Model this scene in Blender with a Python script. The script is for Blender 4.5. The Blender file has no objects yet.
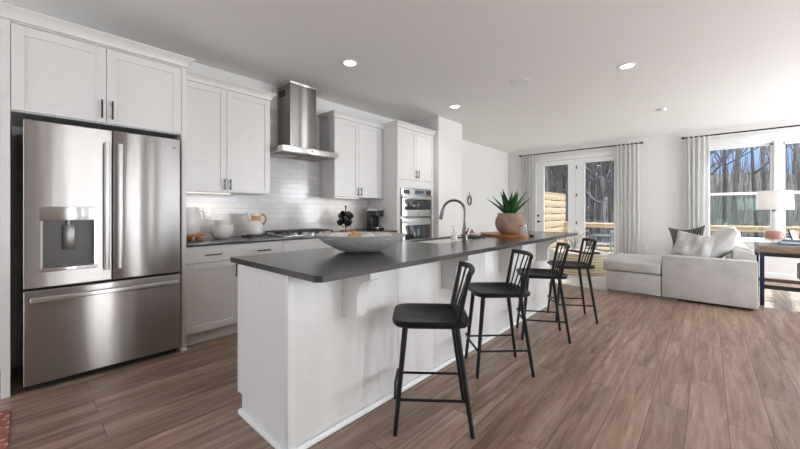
import bpy, bmesh, math, random
from mathutils import Vector, Matrix
PI = math.pi
random.seed(7)
scn = bpy.context.scene
COL = scn.collection

# ------------------------------------------------------------------ camera
W, Hh, F_PX = 800, 449, 340.8
yaw = math.atan2(308, F_PX)
cam_d = bpy.data.cameras.new('camera'); cam = bpy.data.objects.new('camera', cam_d); COL.objects.link(cam)
cam.location = (0, 0, 1.2)
cam.rotation_euler = (PI/2, 0, yaw)
cam_d.sensor_width = 36; cam_d.sensor_fit = 'HORIZONTAL'
cam_d.lens = F_PX/W*36
cam_d.shift_y = -(224.5-210.8)/W
cam_d.clip_start = 0.05; cam_d.clip_end = 400
scn.camera = cam

# ------------------------------------------------------------------ view + world
scn.view_settings.view_transform = 'Standard'
scn.view_settings.look = 'None'
scn.view_settings.gamma = 1
scn.view_settings.use_curve_mapping = False
scn.view_settings.exposure = -0.09
scn.cycles.use_denoising = True
scn.cycles.max_bounces = 8
scn.cycles.diffuse_bounces = 5
scn.cycles.transparent_max_bounces = 12
scn.cycles.sample_clamp_indirect = 6
scn.cycles.caustics_reflective = False
scn.cycles.caustics_refractive = False

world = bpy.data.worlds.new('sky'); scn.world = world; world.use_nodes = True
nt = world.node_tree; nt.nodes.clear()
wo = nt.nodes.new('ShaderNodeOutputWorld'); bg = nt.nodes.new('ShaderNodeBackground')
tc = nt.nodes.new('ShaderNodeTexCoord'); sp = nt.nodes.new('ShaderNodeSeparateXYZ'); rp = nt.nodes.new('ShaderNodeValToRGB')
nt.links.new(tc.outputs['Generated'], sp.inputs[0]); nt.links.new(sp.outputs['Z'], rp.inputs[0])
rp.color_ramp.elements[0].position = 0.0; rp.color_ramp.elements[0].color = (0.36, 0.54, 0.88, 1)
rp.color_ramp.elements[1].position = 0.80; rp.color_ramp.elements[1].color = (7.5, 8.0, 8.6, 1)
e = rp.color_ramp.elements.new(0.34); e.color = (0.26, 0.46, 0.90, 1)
# thin clouds
ns = nt.nodes.new('ShaderNodeTexNoise'); ns.inputs['Scale'].default_value = 3.5; ns.inputs['Detail'].default_value = 6
nt.links.new(tc.outputs['Generated'], ns.inputs['Vector'])
cr = nt.nodes.new('ShaderNodeValToRGB'); cr.color_ramp.elements[0].position = .56; cr.color_ramp.elements[1].position = .80
nt.links.new(ns.outputs['Fac'], cr.inputs[0])
mx = nt.nodes.new('ShaderNodeMixRGB'); nt.links.new(cr.outputs[0], mx.inputs[0]); nt.links.new(rp.outputs[0], mx.inputs[1]); mx.inputs[2].default_value = (.95, .98, 1.05, 1)
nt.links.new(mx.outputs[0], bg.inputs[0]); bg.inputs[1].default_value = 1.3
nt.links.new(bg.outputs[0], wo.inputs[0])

def light(name, typ, loc, power, color=(1,1,1), size=None, direction=None, **kw):
    d = bpy.data.lights.new(name, typ); d.energy = power; d.color = color
    if size:
        if typ == 'AREA': d.shape = 'RECTANGLE'; d.size, d.size_y = size
        else: d.shadow_soft_size = size
    for k, v in kw.items(): setattr(d, k, v)
    o = bpy.data.objects.new(name, d); COL.objects.link(o); o.location = loc
    if direction: o.rotation_euler = Vector(direction).to_track_quat('-Z', 'Y').to_euler()
    return o
SUN_DIR = Vector((-0.08, -1.0, -0.80))
light('sun', 'SUN', (0, 20, 20), 4.2, (1, .95, .87), direction=SUN_DIR, angle=0.02)
# added area lights at unseen wall openings, room fill standing in for daylight
FILL_TINT = (0.93, 0.965, 1.0)
light('fill_right', 'AREA', (3.95, 4.25, 1.35), 140, FILL_TINT, (2.6, 2.1), (-1, 0, .55))
for k_, (ya_, yb_) in enumerate(((.66, .80), (1.12, 1.28), (2.22, 2.34))):
    light('streak_strip', 'AREA', (3.80, (ya_+yb_)/2, 1.3), 38, FILL_TINT, (.16, 2.2), (-1, 0, 0))  # narrow added lights that draw vertical streaks on the refrigerator steel
light('fill_back', 'AREA', (-2.1, -3.65, 1.35), 80, FILL_TINT, (2.5, 2.1), (0, 1, .55))
light('fill_far_right', 'AREA', (3.95, 7.2, 1.5), 210, FILL_TINT, (1.6, 1.9), (-1, 0, .45))
for nm, cx, cz, sx, sz in (('portal_doors', -2.3, 1.25, 1.8, 2.3), ('portal_windows', .9, 1.54, 1.9, 1.75)):
    p = light(nm, 'AREA', (cx, 8.9, cz), 1, (1,1,1), (sx, sz), (0, -1, 0)); p.data.cycles.is_portal = True

# ------------------------------------------------------------------ materials
def lin(c):
    return tuple(((x/255)/12.92 if x/255 <= .04045 else ((x/255+.055)/1.055)**2.4) for x in c)
def mat(name, color, rough=.5, metal=0, spec=.5, **kw):
    m = bpy.data.materials.new(name); m.use_nodes = True
    b = m.node_tree.nodes['Principled BSDF']
    b.inputs['Base Color'].default_value = (*color, 1); b.inputs['Roughness'].default_value = rough
    b.inputs['Metallic'].default_value = metal; b.inputs['Specular IOR Level'].default_value = spec
    for k, v in kw.items(): b.inputs[k.replace('_', ' ')].default_value = v
    return m
def nodes(m): return m.node_tree.nodes, m.node_tree.links, m.node_tree.nodes['Principled BSDF']
def coords(m, scale=(1,1,1), rot=(0,0,0), loc=(0,0,0)):
    n, l, b = nodes(m); t = n.new('ShaderNodeTexCoord'); mp = n.new('ShaderNodeMapping')
    mp.inputs['Scale'].default_value = scale; mp.inputs['Rotation'].default_value = rot; mp.inputs['Location'].default_value = loc
    l.new(t.outputs['Object'], mp.inputs[0]); return mp.outputs[0]
def noise(m, vec, scale, detail=4, rough=.5, dist=0):
    n, l, b = nodes(m); t = n.new('ShaderNodeTexNoise'); t.inputs['Scale'].default_value = scale
    t.inputs['Detail'].default_value = detail; t.inputs['Roughness'].default_value = rough; t.inputs['Distortion'].default_value = dist
    l.new(vec, t.inputs['Vector']); return t.outputs['Fac']
def ramp(m, fac, stops):
    n, l, b = nodes(m); r = n.new('ShaderNodeValToRGB'); el = r.color_ramp.elements
    while len(el) < len(stops): el.new(.5)
    for e, (p, c) in zip(el, stops): e.position = p; e.color = (*c, 1) if len(c) == 3 else c
    l.new(fac, r.inputs[0]); return r.outputs[0]
def bump(m, h, strength, dist=.01):
    n, l, b = nodes(m); t = n.new('ShaderNodeBump'); t.inputs['Strength'].default_value = strength; t.inputs['Distance'].default_value = dist
    l.new(h, t.inputs['Height']); l.new(t.outputs[0], b.inputs['Normal'])
def setc(m, out, sock='Base Color'):
    n, l, b = nodes(m); l.new(out, b.inputs[sock])
def noisy(name, c1, c2, scale, rough=.6, bstr=0, bdist=.002, stretch=(1,1,1), detail=4, metal=0, **kw):
    m = mat(name, c1, rough, metal, **kw); v = coords(m, stretch); f = noise(m, v, scale, detail)
    setc(m, ramp(m, f, [(.35, c1), (.65, c2)]))
    if bstr: bump(m, f, bstr, bdist)
    return m

M = {}
M['wall'] = noisy('wall_paint', lin((224,222,219)), lin((227,225,222)), 60, .75, .03)
M['ceiling'] = noisy('ceiling_paint', lin((238,236,233)), lin((240,238,235)), 80, .85, .03)
M['trim'] = mat('trim_white', lin((235,235,233)), .35)
M['cab'] = noisy('cabinet_white', lin((225,223,220)), lin((228,226,223)), 20, .34)
M['black'] = noisy('matte_black', (.012,.012,.013), (.017,.016,.016), 40, .42)
M['stool'] = noisy('stool_black', (.006,.006,.006), (.010,.0095,.009), 30, .42, .04, spec=.35)
M['dark'] = mat('dark_void', (.006,.006,.006), .7)
M['rod'] = noisy('rod_bronze', (.03,.027,.025), (.045,.04,.036), 30, .35, metal=.7)
M['nickel'] = noisy('brushed_nickel', (.17,.165,.155), (.21,.205,.195), 60, .30, metal=1)
M['white_gloss'] = noisy('white_ceramic', (.72,.71,.69), (.76,.75,.73), 15, .22)
M['plastic_w'] = mat('white_plastic', (.8,.8,.78), .35)
def steel(name, base, rough, anis=1.0):
    m = mat(name, base, rough, 1.0); n, l, b = nodes(m)
    v = coords(m, (1, 1, 300)); f = noise(m, v, 3, 3)
    setc(m, ramp(m, f, [(.3, tuple(x*.93 for x in base)), (.7, tuple(min(1,x*1.05) for x in base))]))
    b.inputs['Anisotropic'].default_value = anis; b.inputs['Anisotropic Rotation'].default_value = .25
    t = n.new('ShaderNodeTangent'); t.direction_type = 'RADIAL'; t.axis = 'Z'; l.new(t.outputs[0], b.inputs['Tangent'])
    v2 = coords(m, (1, 1, .06)); g = noise(m, v2, 7, 2); bump(m, g, .10, .012)
    return m
M['steel'] = steel('stainless_steel', (.42,.395,.38), .30)
M['steel_l'] = steel('stainless_light', (.72,.71,.70), .30)
M['hood'] = steel('hood_steel', (.32,.305,.285), .34)
M['recess'] = mat('recess_grey', (.13,.125,.12), .5, .6)
M['glassdark'] = mat('black_glass', (.02,.02,.022), .06, spec=.8)

# floor planks
m = mat('oak_planks', (.3,.2,.15), .33); n, l, b = nodes(m)
tcn = n.new('ShaderNodeTexCoord'); sx = n.new('ShaderNodeSeparateXYZ'); l.new(tcn.outputs['Object'], sx.inputs[0])
ad = n.new('ShaderNodeMath'); ad.operation = 'ADD'; ad.inputs[1].default_value = 10*.175-.085; l.new(sx.outputs['X'], ad.inputs[0])
ad2 = n.new('ShaderNodeMath'); ad2.operation = 'ADD'; ad2.inputs[1].default_value = 20; l.new(sx.outputs['Y'], ad2.inputs[0])
cb = n.new('ShaderNodeCombineXYZ'); l.new(ad2.outputs[0], cb.inputs['X']); l.new(ad.outputs[0], cb.inputs['Y'])
br = n.new('ShaderNodeTexBrick'); l.new(cb.outputs[0], br.inputs['Vector'])
br.inputs['Scale'].default_value = 1; br.inputs['Brick Width'].default_value = 1.45; br.inputs['Row Height'].default_value = .175
br.inputs['Mortar Size'].default_value = .0016; br.inputs['Mortar Smooth'].default_value = .2; br.inputs['Bias'].default_value = 0
br.offset = .37; br.offset_frequency = 2; br.squash = 1
br.inputs['Color1'].default_value = (0,0,0,1); br.inputs['Color2'].default_value = (1,1,1,1); br.inputs['Mortar'].default_value = (.5,.5,.5,1)
# grain
mpn = n.new('ShaderNodeMapping'); mpn.inputs['Scale'].default_value = (11, .9, 1); l.new(tcn.outputs['Object'], mpn.inputs[0])
off = n.new('ShaderNodeVectorMath'); off.operation = 'ADD'; l.new(mpn.outputs[0], off.inputs[0])
sc_ = n.new('ShaderNodeVectorMath'); sc_.operation = 'SCALE'; sc_.inputs['Scale'].default_value = 37; l.new(br.outputs['Color'], sc_.inputs[0]); l.new(sc_.outputs[0], off.inputs[1])
g1 = noise(m, off.outputs[0], 1.6, 8, .62, .6); g2 = noise(m, off.outputs[0], 9, 5, .6, .2)
c1 = ramp(m, g1, [(.28, lin((106,81,65))), (.50, lin((150,125,107))), (.74, lin((184,163,148)))])
tint = ramp(m, br.outputs['Color'], [(0, (.80,.785,.77)), (1, (1.10,1.09,1.08))])
mu = n.new('ShaderNodeMixRGB'); mu.blend_type = 'MULTIPLY'; mu.inputs[0].default_value = 1; l.new(c1, mu.inputs[1]); l.new(tint, mu.inputs[2])
g2r = ramp(m, g2, [(.35, (.80,.79,.78)), (.6, (1.05,1.05,1.05))])
mu2 = n.new('ShaderNodeMixRGB'); mu2.blend_type = 'MULTIPLY'; mu2.inputs[0].default_value = .7; l.new(mu.outputs[0], mu2.inputs[1]); l.new(g2r, mu2.inputs[2])
mo = n.new('ShaderNodeMixRGB'); l.new(br.outputs['Fac'], mo.inputs[0]); l.new(mu2.outputs[0], mo.inputs[1]); mo.inputs[2].default_value = (.04,.028,.02,1)
l.new(mo.outputs[0], b.inputs['Base Color'])
rr = ramp(m, g2, [(.3, (.42,)*3), (.7, (.30,)*3)]); l.new(rr, b.inputs['Roughness'])
iv = n.new('ShaderNodeMath'); iv.operation = 'SUBTRACT'; iv.inputs[0].default_value = 1; l.new(br.outputs['Fac'], iv.inputs[1])
mm = n.new('ShaderNodeMath'); mm.operation = 'MULTIPLY_ADD'; l.new(g2, mm.inputs[0]); mm.inputs[1].default_value = .25; l.new(iv.outputs[0], mm.inputs[2])
bump(m, mm.outputs[0], .25, .002)
M['floor'] = m

# subway tile
m = mat('subway_tile', (.7,.69,.68), .16); n, l, b = nodes(m)
tcn = n.new('ShaderNodeTexCoord'); sx = n.new('ShaderNodeSeparateXYZ'); l.new(tcn.outputs['Object'], sx.inputs[0])
cb = n.new('ShaderNodeCombineXYZ'); l.new(sx.outputs['Y'], cb.inputs['X']); l.new(sx.outputs['Z'], cb.inputs['Y'])
br = n.new('ShaderNodeTexBrick'); l.new(cb.outputs[0], br.inputs['Vector']); br.inputs['Scale'].default_value = 1
br.inputs['Brick Width'].default_value = .25; br.inputs['Row Height'].default_value = .0645; br.inputs['Mortar Size'].default_value = .0022; br.inputs['Mortar Smooth'].default_value = .6
br.inputs['Color1'].default_value = (*lin((202,198,195)),1); br.inputs['Color2'].default_value = (*lin((214,210,208)),1); br.inputs['Mortar'].default_value = (*lin((178,174,171)),1)
l.new(br.outputs['Color'], b.inputs['Base Color'])
nz = noise(m, tcn.outputs['Object'], 14, 3); iv = n.new('ShaderNodeMath'); iv.operation = 'SUBTRACT'; l.new(nz, iv.inputs[0]); l.new(br.outputs['Fac'], iv.inputs[1])
bump(m, iv.outputs[0], .2, .005); M['tile'] = m

M['quartz'] = noisy('dark_quartz', (.040,.038,.037), (.060,.057,.055), 260, .20, detail=2, spec=.7)
def wood(name, a, bb, scale=6, stretch=(1,10,10), rough=.45):
    m = mat(name, a, rough); v = coords(m, stretch); f = noise(m, v, scale, 6, .6, .5); setc(m, ramp(m, f, [(.3, a), (.7, bb)])); bump(m, f, .1, .002); return m
M['board'] = wood('cutting_board_wood', lin((150,88,40)), lin((196,128,66)), 4, (2,12,12))
M['tanwood'] = wood('amber_wood', lin((150,84,34)), lin((190,120,60)), 5, (8,8,2))
M['desk'] = wood('desk_wood', lin((120,98,78)), lin((168,145,120)), 5, (1.5,14,14))
M['fence'] = wood('cedar_slats', lin((170,142,110)), lin((192,168,136)), 3, (14,1,14), .7)
M['deckw'] = wood('deck_boards', lin((120,114,106)), lin((150,143,134)), 3, (14,1,14), .7)
M['desk_grey'] = noisy('grey_desktop', lin((140,138,134)), lin((160,158,152)), 30, .4)
M['navy'] = mat('navy_metal', (.012,.02,.06), .4)
def fabric(name, a, bb, scale=350, r=.9, bs=.25):
    m = mat(name, a, r, spec=.2); v = coords(m); f = noise(m, v, scale, 2); f2 = noise(m, v, 7, 3)
    n, l, b = nodes(m); mxx = n.new('ShaderNodeMath'); mxx.operation = 'MULTIPLY_ADD'; l.new(f, mxx.inputs[0]); mxx.inputs[1].default_value = .5; l.new(f2, mxx.inputs[2])
    setc(m, ramp(m, mxx.outputs[0], [(.55, a), (.95, bb)])); bump(m, f, bs, .002)
    b.inputs['Sheen Weight'].default_value = .2; return m
M['sofa'] = fabric('sofa_linen', lin((190,188,184)), lin((206,204,200)))
M['pillow_w'] = fabric('pillow_white', lin((214,212,209)), lin((228,226,223)))
M['rug'] = fabric('cream_rug', lin((205,200,192)), lin((226,222,215)), 120, .95, .5)
# patterned pillow
m = mat('pattern_fabric', (.2,.2,.2), .9, spec=.2); v = coords(m, (1,1,1)); n, l, b = nodes(m)
wv = n.new('ShaderNodeTexWave'); wv.inputs['Scale'].default_value = 14; wv.inputs['Distortion'].default_value = 9; wv.inputs['Detail'].default_value = 2; l.new(v, wv.inputs[0])
setc(m, ramp(m, wv.outputs['Fac'], [(.45, lin((48,48,50))), (.75, lin((150,148,146)))])); M['pattern'] = m
# curtain
m = mat('curtain_fabric', (.8,.8,.78), .9, spec=.1); n, l, b = nodes(m)
v = coords(m, (1, 1, 1)); wv = n.new('ShaderNodeTexNoise'); wv.inputs['Scale'].default_value = 34; wv.inputs['Detail'].default_value = 1; wv.inputs['Distortion'].default_value = 2.5; l.new(v, wv.inputs['Vector'])
setc(m, ramp(m, wv.outputs['Fac'], [(.465, lin((240,239,236))), (.50, lin((186,186,186))), (.535, lin((240,239,236)))]))
out = n['Material Output']; tr = n.new('ShaderNodeBsdfTranslucent'); tr.inputs[0].default_value = (.9,.9,.88,1); mxs = n.new('ShaderNodeMixShader'); mxs.inputs[0].default_value = .4
l.new(b.outputs[0], mxs.inputs[1]); l.new(tr.outputs[0], mxs.inputs[2]); l.new(mxs.outputs[0], out.inputs[0]); M['curtain'] = m
# window pane
def pane_mat(name, refl, tint):
    m = bpy.data.materials.new(name); m.use_nodes = True; n = m.node_tree.nodes; l = m.node_tree.links; n.clear()
    o = n.new('ShaderNodeOutputMaterial'); t = n.new('ShaderNodeBsdfTransparent'); g = n.new('ShaderNodeBsdfGlossy'); x = n.new('ShaderNodeMixShader')
    g.inputs['Roughness'].default_value = .01; g.inputs['Color'].default_value = (*tint,1); x.inputs[0].default_value = refl
    l.new(t.outputs[0], x.inputs[1]); l.new(g.outputs[0], x.inputs[2]); l.new(x.outputs[0], o.inputs[0]); return m
M['pane'] = pane_mat('window_pane', .06, (.9,1,.98)); M['pane_low'] = pane_mat('low_pane', .15, (.55,.95,.90))
m = bpy.data.materials.new('clear_glass'); m.use_nodes = True; n = m.node_tree.nodes; l = m.node_tree.links; n.clear()
o_ = n.new('ShaderNodeOutputMaterial'); t_ = n.new('ShaderNodeBsdfTransparent'); g_ = n.new('ShaderNodeBsdfPrincipled'); x_ = n.new('ShaderNodeMixShader')
g_.inputs['Base Color'].default_value = (.85,.87,.87,1); g_.inputs['Roughness'].default_value = .04; x_.inputs[0].default_value = .12
l.new(t_.outputs[0], x_.inputs[1]); l.new(g_.outputs[0], x_.inputs[2]); l.new(x_.outputs[0], o_.inputs[0]); M['clear'] = m
M['amber'] = wood('amber_ribs', (.30,.055,.004), (.62,.16,.02), 9, (2,2,14))
def emit(name, c, s):
    m = mat(name, c, .5); nodes(m)[2].inputs['Emission Color'].default_value = (*c,1); nodes(m)[2].inputs['Emission Strength'].default_value = s; return m
M['lamp_on'] = emit('downlight_lens', (1,.97,.92), 9); M['strip_on'] = emit('strip_lens', (1,.95,.88), .7)
M['grille'] = noisy('speaker_grille', lin((205,203,200)), lin((212,210,207)), 400, .8)
M['bark'] = noisy('grey_bark', lin((74,68,64)), lin((112,105,100)), 9, .9, .4, .02, (1,1,.25))
M['bark2'] = noisy('dark_bark', lin((50,46,44)), lin((82,76,72)), 9, .9, .4, .02, (1,1,.25))
M['litter'] = noisy('leaf_litter', lin((34,31,28)), lin((56,51,46)), 3, .95, .5, .05, detail=10)
M['leaf'] = noisy('agave_leaf', lin((22,66,34)), lin((52,104,48)), 6, .4, .05)
M['leaf2'] = noisy('agave_young', lin((70,112,44)), lin((112,146,66)), 6, .4)
M['potclay'] = noisy('weathered_clay', lin((136,112,92)), lin((178,154,132)), 9, .85, .3, .004, detail=8)
M['soil'] = noisy('soil', (.03,.02,.015), (.06,.045,.03), 50, .95)
M['bowl'] = noisy('stone_bowl', lin((172,172,168)), lin((190,189,185)), 30, .5, .08, .002, (1,1,3), 6)
M['bowl_in'] = noisy('bowl_inside', lin((222,210,198)), lin((236,226,216)), 14, .6)
M['gourd'] = noisy('tan_gourd', lin((190,132,72)), lin((214,166,110)), 20, .5)
M['drum'] = mat('woven_cream', (.6,.5,.38), .8); v = coords(M['drum'], (1,1,1)); n, l, b = nodes(M['drum'])
wv = n.new('ShaderNodeTexWave'); wv.bands_direction = 'Z'; wv.inputs['Scale'].default_value = 6.3; wv.inputs['Distortion'].default_value = .6; l.new(v, wv.inputs[0])
setc(M['drum'], ramp(M['drum'], wv.outputs['Fac'], [(.1, lin((196,176,142))), (.5, lin((226,212,184)))])); bump(M['drum'], wv.outputs['Fac'], .5, .01)
M['pink'] = noisy('pink_cover', lin((206,150,138)), lin((216,164,150)), 30, .6)
M['bluegrey'] = noisy('blue_grey_cover', lin((96,118,138)), lin((116,136,152)), 30, .5)
M['paper'] = mat('paper_white', (.8,.79,.76), .7)
M['petal'] = mat('white_petals', (.8,.8,.76), .6); M['stem'] = mat('grey_green_stem', lin((116,122,92)), .7)
M['slate'] = mat('slate_blue_paint', lin((96,104,114)), .55)
M['brown'] = noisy('brown_leather', (.05,.03,.022), (.08,.05,.035), 40, .5)
M['leather'] = noisy('tan_leather', lin((196,140,84)), lin((212,158,102)), 30, .55)
M['persian'] = mat('red_rug', (.4,.15,.1), .95); v = coords(M['persian'], (1,1,1)); n, l, b = nodes(M['persian'])
vo = n.new('ShaderNodeTexVoronoi'); vo.inputs['Scale'].default_value = 26; l.new(v, vo.inputs['Vector'])
setc(M['persian'], ramp(M['persian'], vo.outputs['Distance'], [(.15, lin((212,190,178))), (.35, lin((176,112,98))), (.7, lin((150,86,76)))]))

# ------------------------------------------------------------------ mesh helpers
class MB:
    def __init__(s): s.bm = bmesh.new()
    def _merge(s, t):
        me = bpy.data.meshes.new('t'); t.to_mesh(me); t.free(); s.bm.from_mesh(me); bpy.data.meshes.remove(me); return s
    def box(s, x0, x1, y0, y1, z0, z1, bev=0, seg=2, mtx=None):
        t = bmesh.new(); bmesh.ops.create_cube(t, size=1)
        for v in t.verts: v.co = Vector(((x0+x1)/2+v.co.x*(x1-x0), (y0+y1)/2+v.co.y*(y1-y0), (z0+z1)/2+v.co.z*(z1-z0)))
        if bev: bmesh.ops.bevel(t, geom=t.edges[:], offset=bev, segments=seg, affect='EDGES', profile=.5)
        if mtx: bmesh.ops.transform(t, matrix=mtx, verts=t.verts)
        return s._merge(t)
    def tube(s, pts, rad, n=12, sx=1, cap=True, up=None):
        pts = [Vector(p) for p in pts]; N = len(pts)
        if not isinstance(rad, (list, tuple)): rad = [rad]*N
        t = bmesh.new(); rings = []; ref = up and Vector(up)
        for i, p in enumerate(pts):
            d = (pts[min(i+1, N-1)]-pts[max(i-1, 0)]).normalized()
            if ref is None: ref = Vector((0,0,1)) if abs(d.z) < .9 else Vector((1,0,0))
            a = ref.cross(d)
            if a.length < 1e-4: a = Vector((1,0,0)).cross(d)
            a.normalize(); bb = d.cross(a).normalized(); ref = bb
            rings.append([t.verts.new(p+(a*math.cos(2*PI*k/n)*sx+bb*math.sin(2*PI*k/n))*rad[i]) for k in range(n)])
        for i in range(N-1):
            for k in range(n): t.faces.new((rings[i][k], rings[i][(k+1)%n], rings[i+1][(k+1)%n], rings[i+1][k]))
        if cap: t.faces.new(rings[0][::-1]); t.faces.new(rings[-1])
        return s._merge(t)
    def lathe(s, prof, c=(0,0,0), n=32, sx=1, sy=1, mtx=None):
        t = bmesh.new(); rings = []
        for r, z in prof:
            if r < 1e-6: rings.append([t.verts.new((c[0], c[1], c[2]+z))])
            else: rings.append([t.verts.new((c[0]+r*sx*math.cos(2*PI*k/n), c[1]+r*sy*math.sin(2*PI*k/n), c[2]+z)) for k in range(n)])
        for a, bq in zip(rings, rings[1:]):
            for k in range(n):
                k2 = (k+1) % n
                if len(a) == 1 and len(bq) == 1: continue
                if len(a) == 1: t.faces.new((a[0], bq[k2], bq[k]))
                elif len(bq) == 1: t.faces.new((a[k], a[k2], bq[0]))
                else: t.faces.new((a[k], a[k2], bq[k2], bq[k]))
        if len(rings[0]) > 1: t.faces.new(rings[0][::-1])
        if len(rings[-1]) > 1: t.faces.new(rings[-1])
        bmesh.ops.recalc_face_normals(t, faces=t.faces)
        if mtx: bmesh.ops.transform(t, matrix=mtx, verts=t.verts)
        return s._merge(t)
    def prism(s, poly, axis, a, b2, bev=0):
        # poly: 2D points; axis 'x': (y,z); 'y': (x,z); 'z': (x,y)
        t = bmesh.new()
        def P(p, q): return {'x': (q, p[0], p[1]), 'y': (p[0], q, p[1]), 'z': (p[0], p[1], q)}[axis]
        A = [t.verts.new(P(p, a)) for p in poly]; B = [t.verts.new(P(p, b2)) for p in poly]; n = len(poly)
        t.faces.new(A); t.faces.new(B[::-1])
        for k in range(n): t.faces.new((A[k], B[k], B[(k+1)%n], A[(k+1)%n]))
        bmesh.ops.recalc_face_normals(t, faces=t.faces)
        if bev: bmesh.ops.bevel(t, geom=t.edges[:], offset=bev, segments=2, affect='EDGES')
        return s._merge(t)
    def sweep(s, prof, path):
        # prof: list (out, z) ; path: XY points; 'out' = to the right of travel, mitred
        t = bmesh.new(); P = [Vector((p[0], p[1])) for p in path]; rings = []
        for i, p in enumerate(P):
            d0 = (P[i]-P[i-1]).normalized() if i else (P[1]-P[0]).normalized()
            d1 = (P[i+1]-P[i]).normalized() if i < len(P)-1 else d0
            n0 = Vector((d0.y, -d0.x)); n1 = Vector((d1.y, -d1.x)); m_ = (n0+n1).normalized(); k = 1/max(.2, m_.dot(n0))
            rings.append([t.verts.new((p.x+m_.x*k*o, p.y+m_.y*k*o, z)) for o, z in prof])
        n = len(prof)
        for a, bq in zip(rings, rings[1:]):
            for k in range(n): t.faces.new((a[k], a[(k+1)%n], bq[(k+1)%n], bq[k]))
        t.faces.new(rings[0]); t.faces.new(rings[-1][::-1]); bmesh.ops.recalc_face_normals(t, faces=t.faces)
        return s._merge(t)
    def build(s, name, m, parent=None, angle=35):
        me = bpy.data.meshes.new(name)
        if parent is not None:
            bmesh.ops.translate(s.bm, vec=-Vector(parent['_w']), verts=s.bm.verts)
        s.bm.to_mesh(me); s.bm.free()
        for p in me.polygons: p.use_smooth = True
        me.set_sharp_from_angle(angle=math.radians(angle))
        me.materials.append(m if not isinstance(m, str) else M[m])
        o = bpy.data.objects.new(name, me); COL.objects.link(o)
        if parent is not None: o.parent = parent; o['_w'] = parent['_w']
        else: o['_w'] = (0., 0., 0.)
        return o
def tag(o, label=None, cat=None, group=None, kind=None):
    if label: o['label'] = label
    if cat: o['category'] = cat
    if group: o['group'] = group
    if kind: o['kind'] = kind
    return o
def thing(name, loc, label, cat, group=None):
    o = bpy.data.objects.new(name, None); COL.objects.link(o); o.location = loc; o['_w'] = tuple(float(q) for q in loc)
    return tag(o, label, cat, group)
def solo(name, mb, m, base, label, cat, group=None, rot=None):
    """a thing that is one mesh; origin moved to base"""
    bmesh.ops.translate(mb.bm, vec=-Vector(base), verts=mb.bm.verts)
    o = mb.build(name, m); o.location = base
    if rot: o.rotation_euler = rot
    o['_w'] = tuple(float(q) for q in base)
    return tag(o, label, cat, group)
def struct(name, mb, m, label=None, parent=None, angle=30):
    o = mb.build(name, m, parent, angle)
    if parent is None: o['kind'] = 'structure'; o['label'] = label or name; 
    return o
def dup(root, loc, rotz=None, label=None, group=None):
    r = root.copy(); COL.objects.link(r); r.location = loc
    if rotz is not None: r.rotation_euler = (0, 0, rotz)
    if label: r['label'] = label
    if group: r['group'] = group
    for ch in list(root.children):
        c = ch.copy(); COL.objects.link(c); c.parent = r
        for g in list(ch.children):
            d = g.copy(); COL.objects.link(d); d.parent = c
    return r
def cut(o, x0, x1, y0, y1, z0, z1, rad=0):
    w = Vector(o['_w']); mb = MB().box(x0, x1, y0, y1, z0, z1, rad, 3); bmesh.ops.translate(mb.bm, vec=-w, verts=mb.bm.verts)
    me = bpy.data.meshes.new('c'); mb.bm.to_mesh(me); mb.bm.free(); c = bpy.data.objects.new('c', me); COL.objects.link(c)
    tmp = bpy.data.objects.new('t', o.data); COL.objects.link(tmp)
    md = tmp.modifiers.new('b', 'BOOLEAN'); md.operation = 'DIFFERENCE'; md.object = c; md.solver = 'EXACT'
    bpy.context.view_layer.update()
    new = bpy.data.meshes.new_from_object(tmp.evaluated_get(bpy.context.evaluated_depsgraph_get()))
    mats = [q for q in o.data.materials]; o.data = new; new.materials.clear()
    for q in mats: new.materials.append(q)
    for p in new.polygons: p.material_index = 0
    for p in new.polygons: p.use_smooth = False
    bpy.data.objects.remove(tmp); bpy.data.objects.remove(c)

WX = -3.95; FY = 8.7; CZ = 2.74; RX = 3.6; BY = -3.3

# ------------------------------------------------------------------ room shell
struct('floor', MB().box(WX-.15, RX+.15, BY-.15, FY+.15, -.1, 0), 'floor', 'brown oak plank floor')
struct('ceiling', MB().box(WX-.15, RX+.15, BY-.15, FY+.15, CZ, CZ+.1), 'ceiling', 'white painted ceiling')
struct('wall_left', MB().box(WX-.15, WX, BY-.15, FY+.15, 0, CZ), 'wall', 'light grey wall behind the kitchen cabinets')
DX0, DX1, DZ = -3.21, -1.39, 2.42; VX0, VX1, VZ0, VZ1 = -.05, 1.84, .66, 2.41
w = MB()
for a in ((WX, DX0, 0, CZ), (DX0, DX1, DZ, CZ), (DX1, VX0, 0, CZ), (VX0, VX1, 0, VZ0), (VX0, VX1, VZ1, CZ), (VX1, RX, 0, CZ)):
    w.box(a[0], a[1], FY, FY+.15, a[2], a[3])
struct('wall_far', w, 'wall', 'light grey far wall with glass doors and windows')
w = MB()
RO = [(.66, .80, .1, 2.4), (1.12, 1.28, .1, 2.4), (2.22, 2.34, .1, 2.4), (2.95, 5.55, .3, 2.4), (6.4, 8.0, .6, 2.4)]  # added openings: narrow ones for refrigerator streaks, wide ones for fill
y = BY-.15
for a in RO:
    w.box(RX, RX+.15, y, a[0], 0, CZ); w.box(RX, RX+.15, a[0], a[1], 0, a[2]); w.box(RX, RX+.15, a[0], a[1], a[3], CZ); y = a[1]
w.box(RX, RX+.15, y, FY+.15, 0, CZ)
struct('wall_right', w, 'wall', 'light wall with openings added for light right of the camera')
w = MB(); w.box(WX, -3.4, BY-.15, BY, 0, CZ).box(-.8, RX, BY-.15, BY, 0, CZ).box(-3.4, -.8, BY-.15, BY, 0, .3).box(-3.4, -.8, BY-.15, BY, 2.4, CZ)  # unseen opening added so fill can enter from behind
struct('wall_back', w, 'wall', 'light wall with an opening added for light behind the camera')
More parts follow.
